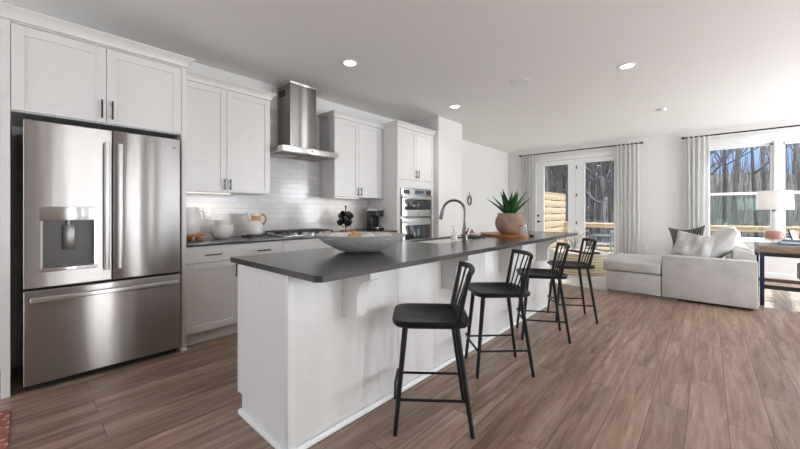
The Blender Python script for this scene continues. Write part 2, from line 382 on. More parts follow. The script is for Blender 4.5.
struct('wall_pantry', MB().box(WX, -3.25, 4.53, 5.25, 0, CZ), 'wall', 'wall block projecting beside the oven cabinet')
b = MB().box(WX, DX0-.09, FY-.015, FY, 0, .13, .003).box(DX1+.09, RX, FY-.015, FY, 0, .13, .003)
struct('baseboard_far', b, 'trim', 'white baseboard of the far wall')
b = MB().box(WX, WX+.015, 5.25, FY-.015, 0, .13, .003).box(WX+.015, -3.235, 5.25, 5.265, 0, .13, .003).box(-3.25, -3.235, 4.53, 5.25, 0, .13, .003)
struct('baseboard_left', b, 'trim', 'white baseboard of the left wall')
b = MB().box(RX-.015, RX, BY, FY-.015, 0, .13, .003)
struct('baseboard_right', b, 'trim', 'white baseboard of the right wall')
# casings
c = MB().box(DX0-.09, DX0, FY-.02, FY, 0, DZ, .003).box(DX1, DX1+.09, FY-.02, FY, 0, DZ, .003).box(DX0-.10, DX1+.10, FY-.025, FY, DZ, DZ+.10, .004)
struct('trim_1', c, 'trim', 'white casing around the glass doors')
c = MB().box(VX0-.09, VX0, FY-.02, FY, VZ0, VZ1, .003).box(VX1, VX1+.09, FY-.02, FY, VZ0, VZ1, .003).box(VX0-.10, VX1+.10, FY-.025, FY, VZ1, VZ1+.14, .004)
c.box(VX0-.11, VX1+.11, FY-.05, FY, VZ0-.03, VZ0, .004).box(VX0-.09, VX1+.09, FY-.02, FY, VZ0-.11, VZ0-.03, .003)
struct('trim_2', c, 'trim', 'white casing and sill around the windows')

def french_door(n, x0, x1, hinge_x, label):
    root = thing('door_%d' % n, ((x0+x1)/2, FY+.04, 0), label, None); root['kind'] = 'structure'
    y0, y1 = FY-.005, FY+.04; g0, g1 = x0+.18, x1-.17 if n == 1 else x1-.14
    if n == 2: g0 = x0+.19
    d = MB().box(x0+.004, g0, y0, y1, .02, DZ-.01).box(g1, x1-.004, y0, y1, .02, DZ-.01).box(g0, g1, y0, y1, .02, .27).box(g0, g1, y0, y1, 2.31, DZ-.01)
    d.build('leaf', 'trim', root)
    MB().box(g0-.02, g1+.02, y0-.006, y0, .25, .27, .002).box(g0-.02, g1+.02, y0-.006, y0, 2.31, 2.33, .002).box(g0-.02, g0, y0-.006, y0, .27, 2.31, .002).box(g1, g1+.02, y0-.006, y0, .27, 2.31, .002).build('glass_bead', 'trim', root)
    MB().box(g0, g1, FY+.015, FY+.021, .27, 2.31).build('pane', 'pane', root)
    if n == 1:
        for z in (.93, 1.08):
            k = MB().tube([(x0+.045, y0, z), (x0+.045, y0-.012, z)], .028, 20).build('rosette' if z < 1 else 'deadbolt', 'black', root)
            if z < 1:
                MB().tube([(x0+.045, y0-.012, z), (x0+.045, y0-.05, z)], .009, 12).tube([(x0+.045, y0-.045, z), (x0+.14, y0-.045, z)], .008, 10).build('lever', 'black', k)
    for z in (.3, .92, 1.57, 2.22):
        if n == 1: MB().tube([(hinge_x, y0-.006, z-.04), (hinge_x, y0-.006, z+.04)], .007, 10).box(hinge_x-.018, hinge_x+.018, y0-.004, y0, z-.035, z+.035).build('hinge', 'nickel', root)
    return root
french_door(1, DX0, -2.30, -2.285, 'white glazed door leaf with black lever, left of the pair')
french_door(2, -2.30, DX1, None, 'white glazed door leaf, right of the pair')

def window(n, x0, x1, label):
    root = thing('window_%d' % n, ((x0+x1)/2, FY+.06, VZ0), label, None); root['kind'] = 'structure'
    ya, yb = FY+.01, FY+.10
    f = MB().box(x0, x0+.04, ya, yb, VZ0, VZ1).box(x1-.04, x1, ya, yb, VZ0, VZ1).box(x0, x1, ya, yb, VZ0, VZ0+.03).box(x0, x1, ya, yb, VZ1-.03, VZ1)
    f.build('window_frame', 'trim', root)
    for nm, z0, z1, yy, pm in (('upper_sash', 1.50, VZ1-.03, FY+.06, 'pane'), ('lower_sash', VZ0+.03, 1.52, FY+.025, 'pane_low')):
        a, c_ = x0+.04, x1-.04
        s_ = MB().box(a, a+.032, yy, yy+.03, z0, z1, .003).box(c_-.032, c_, yy, yy+.03, z0, z1, .003).box(a, c_, yy, yy+.03, z0, z0+.035, .003).box(a, c_, yy, yy+.03, z1-.035, z1, .003)
        so = s_.build(nm, 'trim', root)
        MB().box(a+.02, c_-.02, yy+.012, yy+.018, z0+.02, z1-.02).build('pane', pm, so)
    return root
window(1, VX0, .88, 'white double-hung window behind the desk, left of the pair')
window(2, .91, VX1, 'white double-hung window at the right edge')
struct('trim_3', MB().box(.88, .91, FY-.0, FY+.10, VZ0, VZ1).box(.845, .945, FY-.02, FY+.008, VZ0, VZ1, .003), 'trim', 'white mullion post between the two windows')
struct('trim_4', MB().box(WX, WX+.008, .955, 3.635, .915, 1.385).box(WX, WX+.008, 1.853, 2.727, 1.385, 2.45), 'tile', 'glossy white subway tile backsplash')

# ------------------------------------------------------------------ cabinetry
def shaker(mb, y0, y1, z0, z1, xf, fr=.058, th=.02, bev=.002):
    g = .0015; y0 += g; y1 -= g; z0 += g; z1 -= g
    mb.box(xf-th, xf-.009, y0+.01, y1-.01, z0+.01, z1-.01)
    for a in ((y0, y0+fr, z0, z1), (y1-fr, y1, z0, z1), (y0+fr, y1-fr, z0, z0+fr), (y0+fr, y1-fr, z1-fr, z1)):
        mb.box(xf-th, xf, *a, bev, 1)
    return mb
def pull_v(parent, x, y, z0, z1):
    h = MB().tube([(x+.028, y, z0), (x+.028, y, z1)], .0055, 10)
    for z in (z0+.02, z1-.02): h.tube([(x, y, z), (x+.028, y, z)], .0045, 8)
    return h.build('handle', 'black', parent)
def pull_h(parent, x, y0, y1, z):
    h = MB().tube([(x+.028, y0, z), (x+.028, y1, z)], .0055, 10)
    for y in (y0+.02, y1-.02): h.tube([(x, y, z), (x+.028, y, z)], .0045, 8)
    return h.build('handle', 'black', parent)
CROWN = [(0, -.075), (.012, -.07), (.016, -.045), (.042, -.012), (.05, -.008), (.05, 0), (0, 0)]
def crown(parent, path, ztop, scale=1):
    return MB().sweep([(o*scale, ztop+z*scale) for o, z in CROWN], path).build('crown', 'cab', parent)

# refrigerator surround
t = thing('refrigerator_cabinet', (WX, .45, 0), 'tall white cabinet surround with two doors above the refrigerator', 'cabinet')
MB().box(WX+.009, -3.34, -.095, -.055, 0, 2.43).box(WX+.009, -3.34, .91, .945, 0, 2.43, .001).build('side_panel', 'cab', t)
MB().box(WX+.009, -3.362, -.055, .91, 1.85, 2.43).build('body', 'cab', t)
MB().box(WX+.009, -3.345, -.10, .95, 2.425, 2.44).build('top_rail', 'cab', t)
for i, (a, c_) in enumerate(((-.053, .42), (.42, .908))):
    d = shaker(MB(), a, c_, 1.855, 2.415, -3.34).build('door', 'cab', t)
    pull_v(d, -3.34, .392 if i == 0 else .452, 1.885, 2.02)
crown(t, [(-3.34, -.6), (-3.34, .945), (WX+.009, .945)], 2.51, 1.05)
MB().box(-3.36, -3.325, .905, .95, 0, .02, .003).build('foot_trim', 'cab', t)

# refrigerator
t = thing('refrigerator', (-3.6, .446, 0), 'stainless steel french-door refrigerator with water dispenser', 'refrigerator')
MB().box(-3.92, -3.37, 0, .892, .03, 1.79, .003).build('case', 'dark', t)
MB().box(-3.90, -3.36, .02, .87, 0, .045).build('toe_grille', 'dark', t)
dl = MB().box(-3.365, -3.30, .001, .4485, .685, 1.80, .007, 3).build('door', 'steel', t); dl['label'] = 'left door with dispenser'
cut(dl, -3.345, -3.25, .088, .345, .815, 1.135)
dr = MB().box(-3.365, -3.30, .4535, .891, .685, 1.80, .007, 3).build('door', 'steel', t); dr['label'] = 'right door'
dw = MB().box(-3.365, -3.295, .001, .891, .05, .672, .007, 3).build('freezer_drawer', 'steel', t)
def bar_handle(parent, p0, p1, out, w_):
    v = (Vector(p1)-Vector(p0)).normalized(); h = MB()
    x = p0[0]+out
    if abs(v.z) > .5:
        h.box(x-.009, x+.009, p0[1]-w_/2, p0[1]+w_/2, p0[2], p1[2], .006, 3)
        for z in (p0[2]+.05, p1[2]-.05): h.box(p0[0], x, p0[1]-.009, p0[1]+.009, z-.02, z+.02, .003)
    else:
        h.box(x-.009, x+.009, p0[1], p1[1], p0[2]-w_/2, p0[2]+w_/2, .006, 3)
        for y in (p0[1]+.05, p1[1]-.05): h.box(p0[0], x, y-.02, y+.02, p0[2]-.009, p0[2]+.009, .003)
    return h.build('handle', 'steel_l', parent)
bar_handle(dl, (-3.30, .412, .77), (-3.30, .412, 1.70), .045, .03)
bar_handle(dr, (-3.30, .488, .77), (-3.30, .488, 1.70), .045, .03)
bar_handle(dw, (-3.295, .03, .615), (-3.295, .865, .615), .045, .032)
dp = MB().box(-3.30, -3.288, .074, .358, 1.135, 1.228, .003).box(-3.30, -3.29, .078, .088, .815, 1.135).box(-3.30, -3.29, .345, .355, .815, 1.135).build('dispenser_panel', 'steel_l', dl)
MB().box(-3.344, -3.341, .09, .343, .817, 1.133).build('dispenser_recess', 'recess', dl)
MB().box(-3.34, -3.28, .07, .362, .79, .815, .003).build('drip_tray', 'steel_l', dl)
MB().box(-3.335, -3.322, .185, .245, .93, 1.10, .003, 2).tube([(-3.328, .215, 1.135), (-3.328, .215, 1.095)], .012, 12).build('dispenser_paddle', 'nickel', dl)
MB().tube([(-3.30, .845, 1.725), (-3.297, .845, 1.725)], .013, 20).build('badge', 'nickel', dr)
for y in (.03, .86): MB().box(-3.45, -3.33, y-.02, y+.02, 1.79, 1.812, .004).build('hinge_cover', 'dark', t)

# base cabinets
def drawer(parent, y0, y1, z0, z1, xf):
    g = .0015
    return MB().box(xf-.02, xf, y0+g, y1-g, z0+g, z1-g, .002, 1).build('drawer', 'cab', parent)
XF = -3.37
def base_cab(y0, y1, kind, label):
    t = thing('base_cabinet', (-3.67, (y0+y1)/2, 0), label, 'cabinet', None)
    MB().box(WX+.009, XF-.02, y0, y1, .105, .884).build('body', 'cab', t)
    MB().box(WX+.009, XF-.075, y0, y1, 0, .105).box(XF-.075, XF-.063, y0, y1, 0, .018).build('toe_kick', 'cab', t)
    m_ = (y0+y1)/2
    if kind == 'doors':
        d = drawer(t, y0, y1, .735, .882, XF); pull_h(d, XF, y0+.15, y0+.29, .80); pull_h(d, XF, y1-.29, y1-.15, .80)
        for i, (a, c_) in enumerate(((y0, m_), (m_, y1))):
            dd = shaker(MB(), a, c_, .115, .728, XF).build('door', 'cab', t); pull_v(dd, XF, m_-.035 if i == 0 else m_+.035, .57, .70)
    else:
        for z0, z1 in ((.735, .882), (.43, .728), (.115, .423)):
            d = drawer(t, y0, y1, z0, z1, XF) if z0 > .7 else shaker(MB(), y0, y1, z0, z1, XF).build('drawer', 'cab', t)
            if z0 < .7: pull_h(d, XF, m_-.07, m_+.07, z1-.06)
base_cab(.947, 1.865, 'doors', 'white base cabinet with wide drawer beside the refrigerator')
base_cab(1.867, 2.77, 'drawers', 'white drawer cabinet under the gas cooktop')
base_cab(2.772, 3.638, 'doors', 'white base cabinet under the coffee maker')
solo('worktop', MB().box(WX+.009, -3.335, .947, 3.638, .885, .915, .003), 'quartz', (-3.65, 2.3, .885), 'dark grey stone worktop running under the backsplash', 'countertop')

# upper cabinets
def upper(y0, y1, label, splits, strip):
    t = thing('upper_cabinet', (-3.78, (y0+y1)/2, 1.385), label, 'cabinet')
    MB().box(WX+.009, -3.64, y0, y1, 1.385, 2.43).build('body', 'cab', t)
    for i in range(len(splits)-1):
        d = shaker(MB(), splits[i], splits[i+1], 1.388, 2.425, -3.62).build('door', 'cab', t)
        yy = splits[i+1]-.028 if i == 0 else splits[i]+.028
        pull_v(d, -3.62, yy, 1.41, 1.52)
    return t
u1 = upper(.9465, 1.85, 'white two-door upper cabinet between refrigerator and hood', (.955, 1.387, 1.848), (1.1, 1.5))
crown(u1, [(-3.62, .9465), (-3.62, 1.85), (WX+.009, 1.85)], 2.50)
u2 = upper(2.73, 3.635, 'white two-door upper cabinet right of the range hood', (2.73, 3.15, 3.57), (2.9, 3.3))
crown(u2, [(WX+.009, 2.73), (-3.62, 2.73), (-3.62, 3.635)], 2.50)
for par, yc, p in ((u1, 1.27, .8), (u2, 3.05, .9)):
    MB().box(-3.80, -3.74, yc-.2, yc+.2, 1.375, 1.3845, .002).build('light_strip', 'strip_on', par)
    light('under_cabinet_light', 'AREA', (-3.77, yc, 1.37), p, (1, .95, .88), (.06, .4), (0, 0, -1))

# tall oven cabinet
t = thing('oven_cabinet', (-3.65, 4.08, 0), 'tall white cabinet housing the wall ovens', 'cabinet')
TX = -3.34; b = MB()
b.box(WX+.009, TX-.02, 3.64, 4.525, .105, 2.43); b.box(TX-.02, TX-.004, 3.64, 3.70, .11, 1.66).box(TX-.02, TX-.004, 4.46, 4.525, .11, 1.66)
b.box(TX-.02, TX-.004, 3.70, 4.46, 1.545, 1.66); b.box(WX+.009, TX-.075, 3.64, 4.525, 0, .105)
bo = b.build('body', 'cab', t)
for i, (a, c_) in enumerate(((3.64, 4.08), (4.08, 4.525))):
    d = shaker(MB(), a, c_, 1.665, 2.425, TX).build('door', 'cab', t); pull_v(d, TX, 4.052 if i == 0 else 4.108, 1.70, 1.82)
d = shaker(MB(), 3.70, 4.46, .12, .42, TX).build('drawer', 'cab', t); pull_h(d, TX, 4.0, 4.16, .36)
crown(t, [(WX+.009, 3.64), (TX, 3.64), (TX, 4.525)], 2.50)
# wall oven (microwave over oven), one unit
t = thing('wall_oven', (TX, 4.08, .43), 'stainless steel combination wall oven with black glass windows', 'oven')
MB().box(TX-.015, TX, 3.705, 4.455, .43, 1.54, .002).build('trim_frame', 'hood', t)
x = TX
MB().box(x, x+.012, 3.72, 4.44, 1.44, 1.53, .002).build('control_panel', 'steel_l', t)
for a, c_ in ((3.76, 3.90), (4.02, 4.24), (4.30, 4.42)): MB().box(x+.012, x+.0135, a, c_, 1.455, 1.515).build('display', 'glassdark', t)
d = MB().box(x, x+.03, 3.72, 4.44, 1.12, 1.435, .003).build('microwave_door', 'steel_l', t)
MB().box(x+.03, x+.032, 3.76, 4.40, 1.215, 1.372, .0005).build('door_glass', 'glassdark', d)
def oven_handle(z, par):
    h = MB().box(x+.065, x+.08, 3.74, 4.42, z-.014, z+.014, .006, 3)
    for yy in (3.78, 4.38): h.box(x+.03, x+.066, yy-.012, yy+.012, z-.01, z+.01, .002)
    h.build('handle', 'steel_l', par)
oven_handle(1.40, d)
MB().tube([(x+.03, 4.08, 1.165), (x+.0325, 4.08, 1.165)], .014, 16).build('badge', 'nickel', d)
d = MB().box(x, x+.03, 3.72, 4.44, .45, 1.085, .003).build('oven_door', 'steel_l', t)
MB().box(x+.03, x+.032, 3.78, 4.38, .56, .985, .0005).build('door_glass', 'glassdark', d)
oven_handle(1.035, d)

# range hood
t = thing('range_hood', (-3.7, 2.28, 1.86), 'stainless steel chimney range hood above the cooktop', 'range hood')
MB().box(-3.94, -3.65, 2.11, 2.47, 1.95, 2.735, .002).build('chimney', 'hood', t)
c = MB()
for i in range(3):
    xx = -3.90+i*.05
    for j in range(3): c.box(xx, xx+.035, 2.107, 2.111, 2.58+j*.028, 2.60+j*.028)
c.build('vent_slots', 'dark', t)
MB().box(-3.94, -3.645, 2.105, 2.475, 2.715, 2.74, .001).build('ceiling_collar', 'steel_l', t)
MB().box(-3.94, -3.45, 1.90, 2.66, 1.865, 1.925, .003).build('canopy', 'steel_l', t)
bm_ = MB(); tb = bmesh.new()
lo = [(-3.94,1.91),(-3.46,1.91),(-3.46,2.65),(-3.94,2.65)]; hi = [(-3.94,2.11),(-3.65,2.11),(-3.65,2.47),(-3.94,2.47)]
A = [tb.verts.new((*p, 1.925)) for p in lo]; B = [tb.verts.new((*p, 1.965)) for p in hi]
tb.faces.new(A[::-1]); tb.faces.new(B)
for k in range(4): tb.faces.new((A[k], A[(k+1)%4], B[(k+1)%4], B[k]))
bm_._merge(tb); bm_.build('canopy_top', 'steel_l', t)
MB().box(-3.92, -3.48, 1.93, 2.27, 1.858, 1.866, .001).box(-3.92, -3.48, 2.29, 2.63, 1.858, 1.866, .001).build('filter', 'hood', t)
MB().tube([(-3.45, 2.28, 1.895), (-3.446, 2.28, 1.895)], .016, 16).build('badge', 'nickel', t)

# ------------------------------------------------------------------ island
t = thing('kitchen_island', (-1.83, 2.7, 0), 'long white kitchen island base with panelled seating side', 'kitchen island')
IX0, IX1, IY0, IY1 = -2.12, -1.53, .875, 4.56
b = MB().box(IX0+.06, IX1, IY0+.012, IY1, 0, .884); b.box(IX0+.01, IX0+.06, IY0+.012, IY1, .105, .884)
bo = b.build('body', 'cab', t)
cut(bo, -2.115, -1.70, 2.38, 3.22, .66, .90)
b = MB().prism([(IX0+.06, .0), (IX1-.03, 0), (IX1-.03, .884), (IX0, .884), (IX0, .105), (IX0+.06, .105)], 'y', IY0, IY0+.012); b.build('end_panel', 'cab', t)
MB().box(IX1-.03, IX1+.008, IY0-.006, IY0+.035, 0, .884, .002).build('corner_post', 'cab', t)
ys = [IY0+.035, 1.66, 2.075, 2.86, 3.65, 4.30, IY1]
for a, c_ in zip(ys, ys[1:]): MB().box(IX1, IX1+.005, a+.001, c_-.001, .0, .884, .001).build('back_panel', 'cab', t)
sm = [(0, 0), (.02, 0), (.02, .014), (.013, .024), (0, .026)]
MB().sweep(sm, [(IX0+.055, IY0-.002), (IX1+.008, IY0-.002), (IX1+.008, IY1)]).build('shoe_moulding', 'trim', t)
def island_doors():
    n = 5; st = (IY1-IY0)/n
    for i in range(n):
        a, c_ = IY0+i*st, IY0+(i+1)*st
        mb = MB(); mb.box(IX0, IX0+.02, a+.016 if i == 0 else a+.002, c_-.002, .115, .88, .002, 1)
        d = mb.build('door', 'cab', t)
        MB().tube([(IX0-.028, c_-.05, .62), (IX0-.028, c_-.05, .78)], .0055, 10).tube([(IX0-.028, c_-.05, .65), (IX0, c_-.05, .65)], .0045, 8).tube([(IX0-.028, c_-.05, .75), (IX0, c_-.05, .75)], .0045, 8).build('handle', 'black', d)
island_doors()
xc = IX1+.005
prof = [(0, .884), (.235, .884), (.235, .845), (.215, .835)]
for k in range(1, 9):
    a = k/8*PI/2; prof.append((.215-.085*math.sin(a), .835-.12*(1-math.cos(a))))
prof += [(.13, .655)]
for k in range(1, 7):
    a = k/6*PI/2; prof.append((.13-.05*(1-math.cos(a)), .655-.05*math.sin(a)))
prof += [(0, .605)]
for yc in (1.235, 2.20, 3.17, 4.15):
    MB().prism([(xc+p, z) for p, z in prof], 'y', yc-.035, yc+.035).build('corbel', 'cab', t)
# countertop with sink cutout
ct = solo('island_countertop', MB().prism([(-2.18, .855+.0), (-1.275, .855), (-1.25, .88), (-1.25, 4.80), (-2.18, 4.80)], 'z', .885, .915), 'quartz', (-1.72, 2.8, .885), 'dark grey quartz countertop of the island with sink cutout', 'countertop')
bmx = bmesh.new(); bmx.from_mesh(ct.data); bmesh.ops.bevel(bmx, geom=bmx.edges[:], offset=.002, segments=2, affect='EDGES'); bmx.to_mesh(ct.data); bmx.free()
cut(ct, -2.09, -1.74, 2.42, 3.18, .80, 1.0)
s_ = MB()
s_.box(-2.10, -2.09, 2.41, 3.19, .68, .884).box(-1.74, -1.73, 2.41, 3.19, .68, .884).box(-2.09, -1.74, 2.41, 2.42, .68, .884).box(-2.09, -1.74, 3.18, 3.19, .68, .884).box(-2.10, -1.73, 2.41, 3.19, .67, .68)
t = thing('sink', (-1.91, 2.8, .67), 'white undermount sink set into the island', 'sink')
s_.build('basin', 'white_gloss', t); MB().tube([(-1.91, 2.8, .68), (-1.91, 2.8, .684)], .045, 20).build('drain', 'nickel', t)

# faucet
fx, fy = -1.712, 2.815
t = thing('faucet', (fx, fy, .915), 'tall brushed nickel gooseneck faucet on the island', 'faucet')
MB().lathe([(.032, 0), (.032, .006), (.027, .012), (.025, .05), (.026, .10), (.018, .13), (.0135, .19)], (fx, fy, .915), 24).build('base', 'nickel', t)
dr_ = Vector((-.86, -.5, 0)).normalized(); pts = [Vector((fx, fy, 1.10)), Vector((fx, fy, 1.18))]
R0 = .105
for k in range(0, 15):
    a = k/14*math.radians(172); pts.append(Vector((fx, fy, 1.195))+dr_*(R0-R0*math.cos(a))+Vector((0,0,R0*math.sin(a))))
MB().tube(pts, .0125, 16).build('neck', 'nickel', t)
e_ = pts[-1]; dd = (pts[-1]-pts[-2]).normalized()
MB().tube([e_, e_+dd*.02, e_+dd*.075, e_+dd*.095], [.0135, .017, .019, .017], 16).build('spray_head', 'nickel', t)
MB().tube([(fx, fy, .975), (fx+.035, fy-.03, .985)], .011, 12).tube([(fx+.03, fy-.026, .985), (fx+.07, fy-.05, 1.04)], [.008, .005], 10).build('lever', 'nickel', t)

# ------------------------------------------------------------------ stools
def make_stool(label):
    t = thing('bar_stool', (0, 0, 0), label, 'bar stool', 'bar stools along the island')
    # seat
    tb = bmesh.new(); N = 40; rings = []
    def se(th, a, bb, p=6):
        c, s = math.cos(th), math.sin(th); r = (abs(c)**p+abs(s)**p)**(-1/p); return a*r*c, bb*r*s
    prof = [(0, None), (.35, 0), (.6, 0), (.8, 0), (.93, 0), (1.0, -1), (.985, -2), (.93, -3), (0, -4)]
    for r, code in prof:
        if r == 0:
            rings.append([tb.verts.new((0, 0, .592 if code is None else .580))]); continue
        ring = []
        for k in range(N):
            x, y = se(2*PI*k/N, .212, .205); x *= r; y *= r
            if code == 0: z = .610-.018*max(0, 1-(r/.93)**2)+.006*(y/.195)**2*r
            elif code == -1: z = .606
            elif code == -2: z = .590
            else: z = .580
            x += .012
            if code in (0,) and r > .9: z = .612
            ring.append(tb.verts.new((x, y, z)))
        rings.append(ring)
    for a, bq in zip(rings, rings[1:]):
        for k in range(N):
            k2 = (k+1)%N
            if len(a) == 1: tb.faces.new((a[0], bq[k], bq[k2]))
            elif len(bq) == 1: tb.faces.new((a[k], bq[0], a[k2]))
            else: tb.faces.new((a[k], bq[k], bq[k2], a[k2]))
    bmesh.ops.recalc_face_normals(tb, faces=tb.faces)
    mb = MB(); mb._merge(tb); mb.build('seat', 'stool', t)
    F, B_ = (.205, .165), (-.207, .168); tf, tbk = (.150, .130), (-.125, .130)
    def leg(top, foot, sy): MB().tube([(top[0], sy*top[1], .585), (foot[0], sy*foot[1], 0)], [.0165, .0115], 14).build('leg', 'stool', t)
    for sy in (-1, 1): leg(tf, F, sy); leg(tbk, B_, sy)
    def at(top, foot, z, sy): k = 1-z/.585; return Vector((top[0]+(foot[0]-top[0])*k, sy*(top[1]+(foot[1]-top[1])*k), z))
    for sy in (-1, 1): MB().tube([at(tf, F, .185, sy), at(tbk, B_, .185, sy)], .0075, 10).build('stretcher', 'stool', t)
    a, c_ = at(tf, F, .20, -1), at(tf, F, .20, 1); a2, c2 = a+Vector((.018, -.008, 0)), c_+Vector((.018, .008, 0))
    MB().tube([a+Vector((-.004,-.006,0)), a2, (a2+c2)/2+Vector((.008,0,0)), c2, c_+Vector((-.004,.006,0))], .009, 10).build('footrest', 'stool', t)
    # back
    def rail(s): return Vector((-.232+.045*s*s, .182*s, .872))
    MB().tube([rail(-1+2*k/12)+Vector((0,0,-.004+.004*math.sin(PI*k/12))) for k in range(13)], .017, 12, sx=.62).build('back_rail', 'stool', t)
    for sy in (-1, 1): MB().tube([(-.128, sy*.148, .585), (-.187, sy*.170, .865)], [.015, .0125], 10, sx=.8).build('back_post', 'stool', t)
    for s in (-.6, -.2, .2, .6):
        MB().tube([(-.138, .125*s/.8, .60), rail(s)], .006, 8).build('spindle', 'stool', t)
    return t
st = [((-1.188, 1.591), 219.5, 'black spindle-back bar stool nearest the camera'),
      ((-1.200, 2.446), 225, 'black spindle-back bar stool, second from the camera'),
      ((-1.190, 3.357), 211, 'black spindle-back bar stool, third from the camera'),
      ((-1.136, 4.113), 213.5, 'black spindle-back bar stool at the far end of the island')]
s0 = make_stool(st[0][2]); s0.location = (*st[0][0], 0); s0.rotation_euler = (0, 0, math.radians(st[0][1]))
for p, a, lb in st[1:]: dup(s0, (*p, 0), math.radians(a), lb)

# ------------------------------------------------------------------ things on the island
CT = .915
bx, by = -1.795, 1.575
t = thing('serving_bowl', (bx, by, CT), 'large shallow grey stone bowl at the near end of the island', 'bowl')
tilt = Matrix.Translation((bx, by, CT)) @ Matrix.Rotation(math.radians(34), 4, 'Z')
MB().lathe([(.001, 0), (.10, 0), (.16, .018), (.25, .064), (.312, .112), (.320, .124), (.312, .124), (.243, .074), (.15, .030), (.001, .016)], n=56, sx=1, sy=.80, mtx=tilt).build('bowl_shell', 'bowl', t)
def loc3(a, b_, z): return tilt @ Vector((a, b_, z))
p = loc3(-.05, .02, .092); solo('gourd', MB().lathe([(.001,-.042),(.03,-.036),(.048,-.012),(.047,.012),(.034,.032),(.012,.042),(.008,.055),(.001,.056)], tuple(p), 24, sx=1.2, sy=1), 'gourd', p, 'tan gourd lying in the stone bowl', 'gourd')
p = loc3(.06, .02, .094); solo('gourd', MB().lathe([(.001,-.035),(.03,-.027),(.036,0),(.026,.026),(.006,.036),(.001,.04)], tuple(p), 24), 'bowl_in', p, 'small pale gourd in the stone bowl beside the tan one', 'gourd')
cl = MB(); tb = bmesh.new(); NR, NA = 14, 72; rr_ = []
for i in range(NR+1):
    q = i/NR*.985; ring = []
    for k in range(NA):
        a = 2*PI*k/NA; z = .038+.070*q*q+.007*math.sin(a*5+q*9)*q+.004*math.sin(a*13+q*20)*q
        ring.append(tb.verts.new(tilt @ Vector((.306*q*math.cos(a), .306*.80*q*math.sin(a), z+.004))))
    rr_.append(ring if i else ring)
for i in range(NR):
    for k in range(NA): tb.faces.new((rr_[i][k], rr_[i][(k+1)%NA], rr_[i+1][(k+1)%NA], rr_[i+1][k]))
bmesh.ops.remove_doubles(tb, verts=tb.verts, dist=.0002)
bmesh.ops.solidify(tb, geom=tb.faces[:], thickness=.003)
cl._merge(tb)
solo('linen_cloth', cl, 'bowl_in', (bx, by, CT+.03), 'crumpled cream linen cloth lining the stone bowl', 'cloth')

# soap bottle
p = (-1.72, 2.64, CT); t = thing('soap_bottle', p, 'clear soap bottle with white label in front of the faucet', 'bottle')
MB().lathe([(.001,0),(.026,0),(.028,.004),(.028,.075),(.022,.088),(.011,.095),(.011,.105)], p, 24).build('body', 'clear', t)
MB().lathe([(.013,.105),(.013,.12),(.004,.121),(.004,.142)], p, 16).tube([(p[0],p[1],p[2]+.140),(p[0]-.03,p[1]-.01,p[2]+.138)], .004, 8).build('pump', 'plastic_w', t)
MB().lathe([(.0285,.02),(.0285,.068)], p, 24).build('label', 'paper', t)
# tray behind faucet with bowl and brush
p = (-1.93, 3.33, CT); t = thing('dish_tray', p, 'flat black tray behind the faucet beside the sink', 'tray')
mt_ = Matrix.Translation(p) @ Matrix.Rotation(math.radians(-42), 4, 'Z')
MB().box(-.20, .20, -.075, .075, 0, .008, .003, 2, mt_).build('base', 'black', t)
MB().box(-.20, .20, -.075, -.069, .008, .016, .001, 1, mt_).box(-.20, .20, .069, .075, .008, .016, .001, 1, mt_).build('rim', 'black', t)
p = tuple(mt_ @ Vector((.09, .0, .008))); solo('dish', MB().lathe([(.001,0),(.035,0),(.055,.012),(.066,.034),(.063,.034),(.05,.014),(.001,.006)], p, 30), 'white_gloss', p, 'small white dish on the black tray', 'bowl')
p = tuple(mt_ @ Vector((-.045, .01, .008))); t = thing('scrub_brush', p, 'round wooden scrub brush on the black tray', 'brush')
MB().lathe([(.001,.018),(.026,.018),(.030,.026),(.026,.04),(.012,.05),(.014,.062),(.001,.07)], p, 20).build('handle', 'tanwood', t); MB().lathe([(.001,0),(.024,0),(.026,.018),(.001,.018)], p, 20).build('bristles', 'paper', t)
# board and plant
bc = Vector((-1.74, 3.70, CT)); mt_ = Matrix.Translation(bc) @ Matrix.Rotation(math.radians(-38), 4, 'Z')
poly = []
for k in range(40):
    a = 2*PI*k/40; r = 1+.05*math.sin(3*a+1)+.03*math.sin(7*a); c, s = math.cos(a), math.sin(a); q = (abs(c)**3+abs(s)**3)**(-1/3)
    poly.append((.36*r*q*c, .20*r*q*s))
mb = MB().prism(poly, 'z', 0, .022, .003); bmesh.ops.transform(mb.bm, matrix=mt_, verts=mb.bm.verts)
solo('cutting_board', mb, 'board', bc, 'live-edge wooden board under the potted agave', 'cutting board')
pc = (-1.665, 3.70, CT+.022)
t = thing('potted_agave', pc, 'green spiky agave in a weathered round clay pot', 'plant')
MB().lathe([(.001,0),(.085,0),(.10,.008),(.145,.05),(.165,.11),(.158,.165),(.138,.205),(.133,.222),(.136,.232),(.130,.236),(.120,.232),(.112,.20),(.001,.20)], pc, 44).build('pot', 'potclay', t)
MB().lathe([(.001,.203),(.111,.203),(.111,.207),(.001,.215)], pc, 30).build('soil', 'soil', t)
random.seed(3)
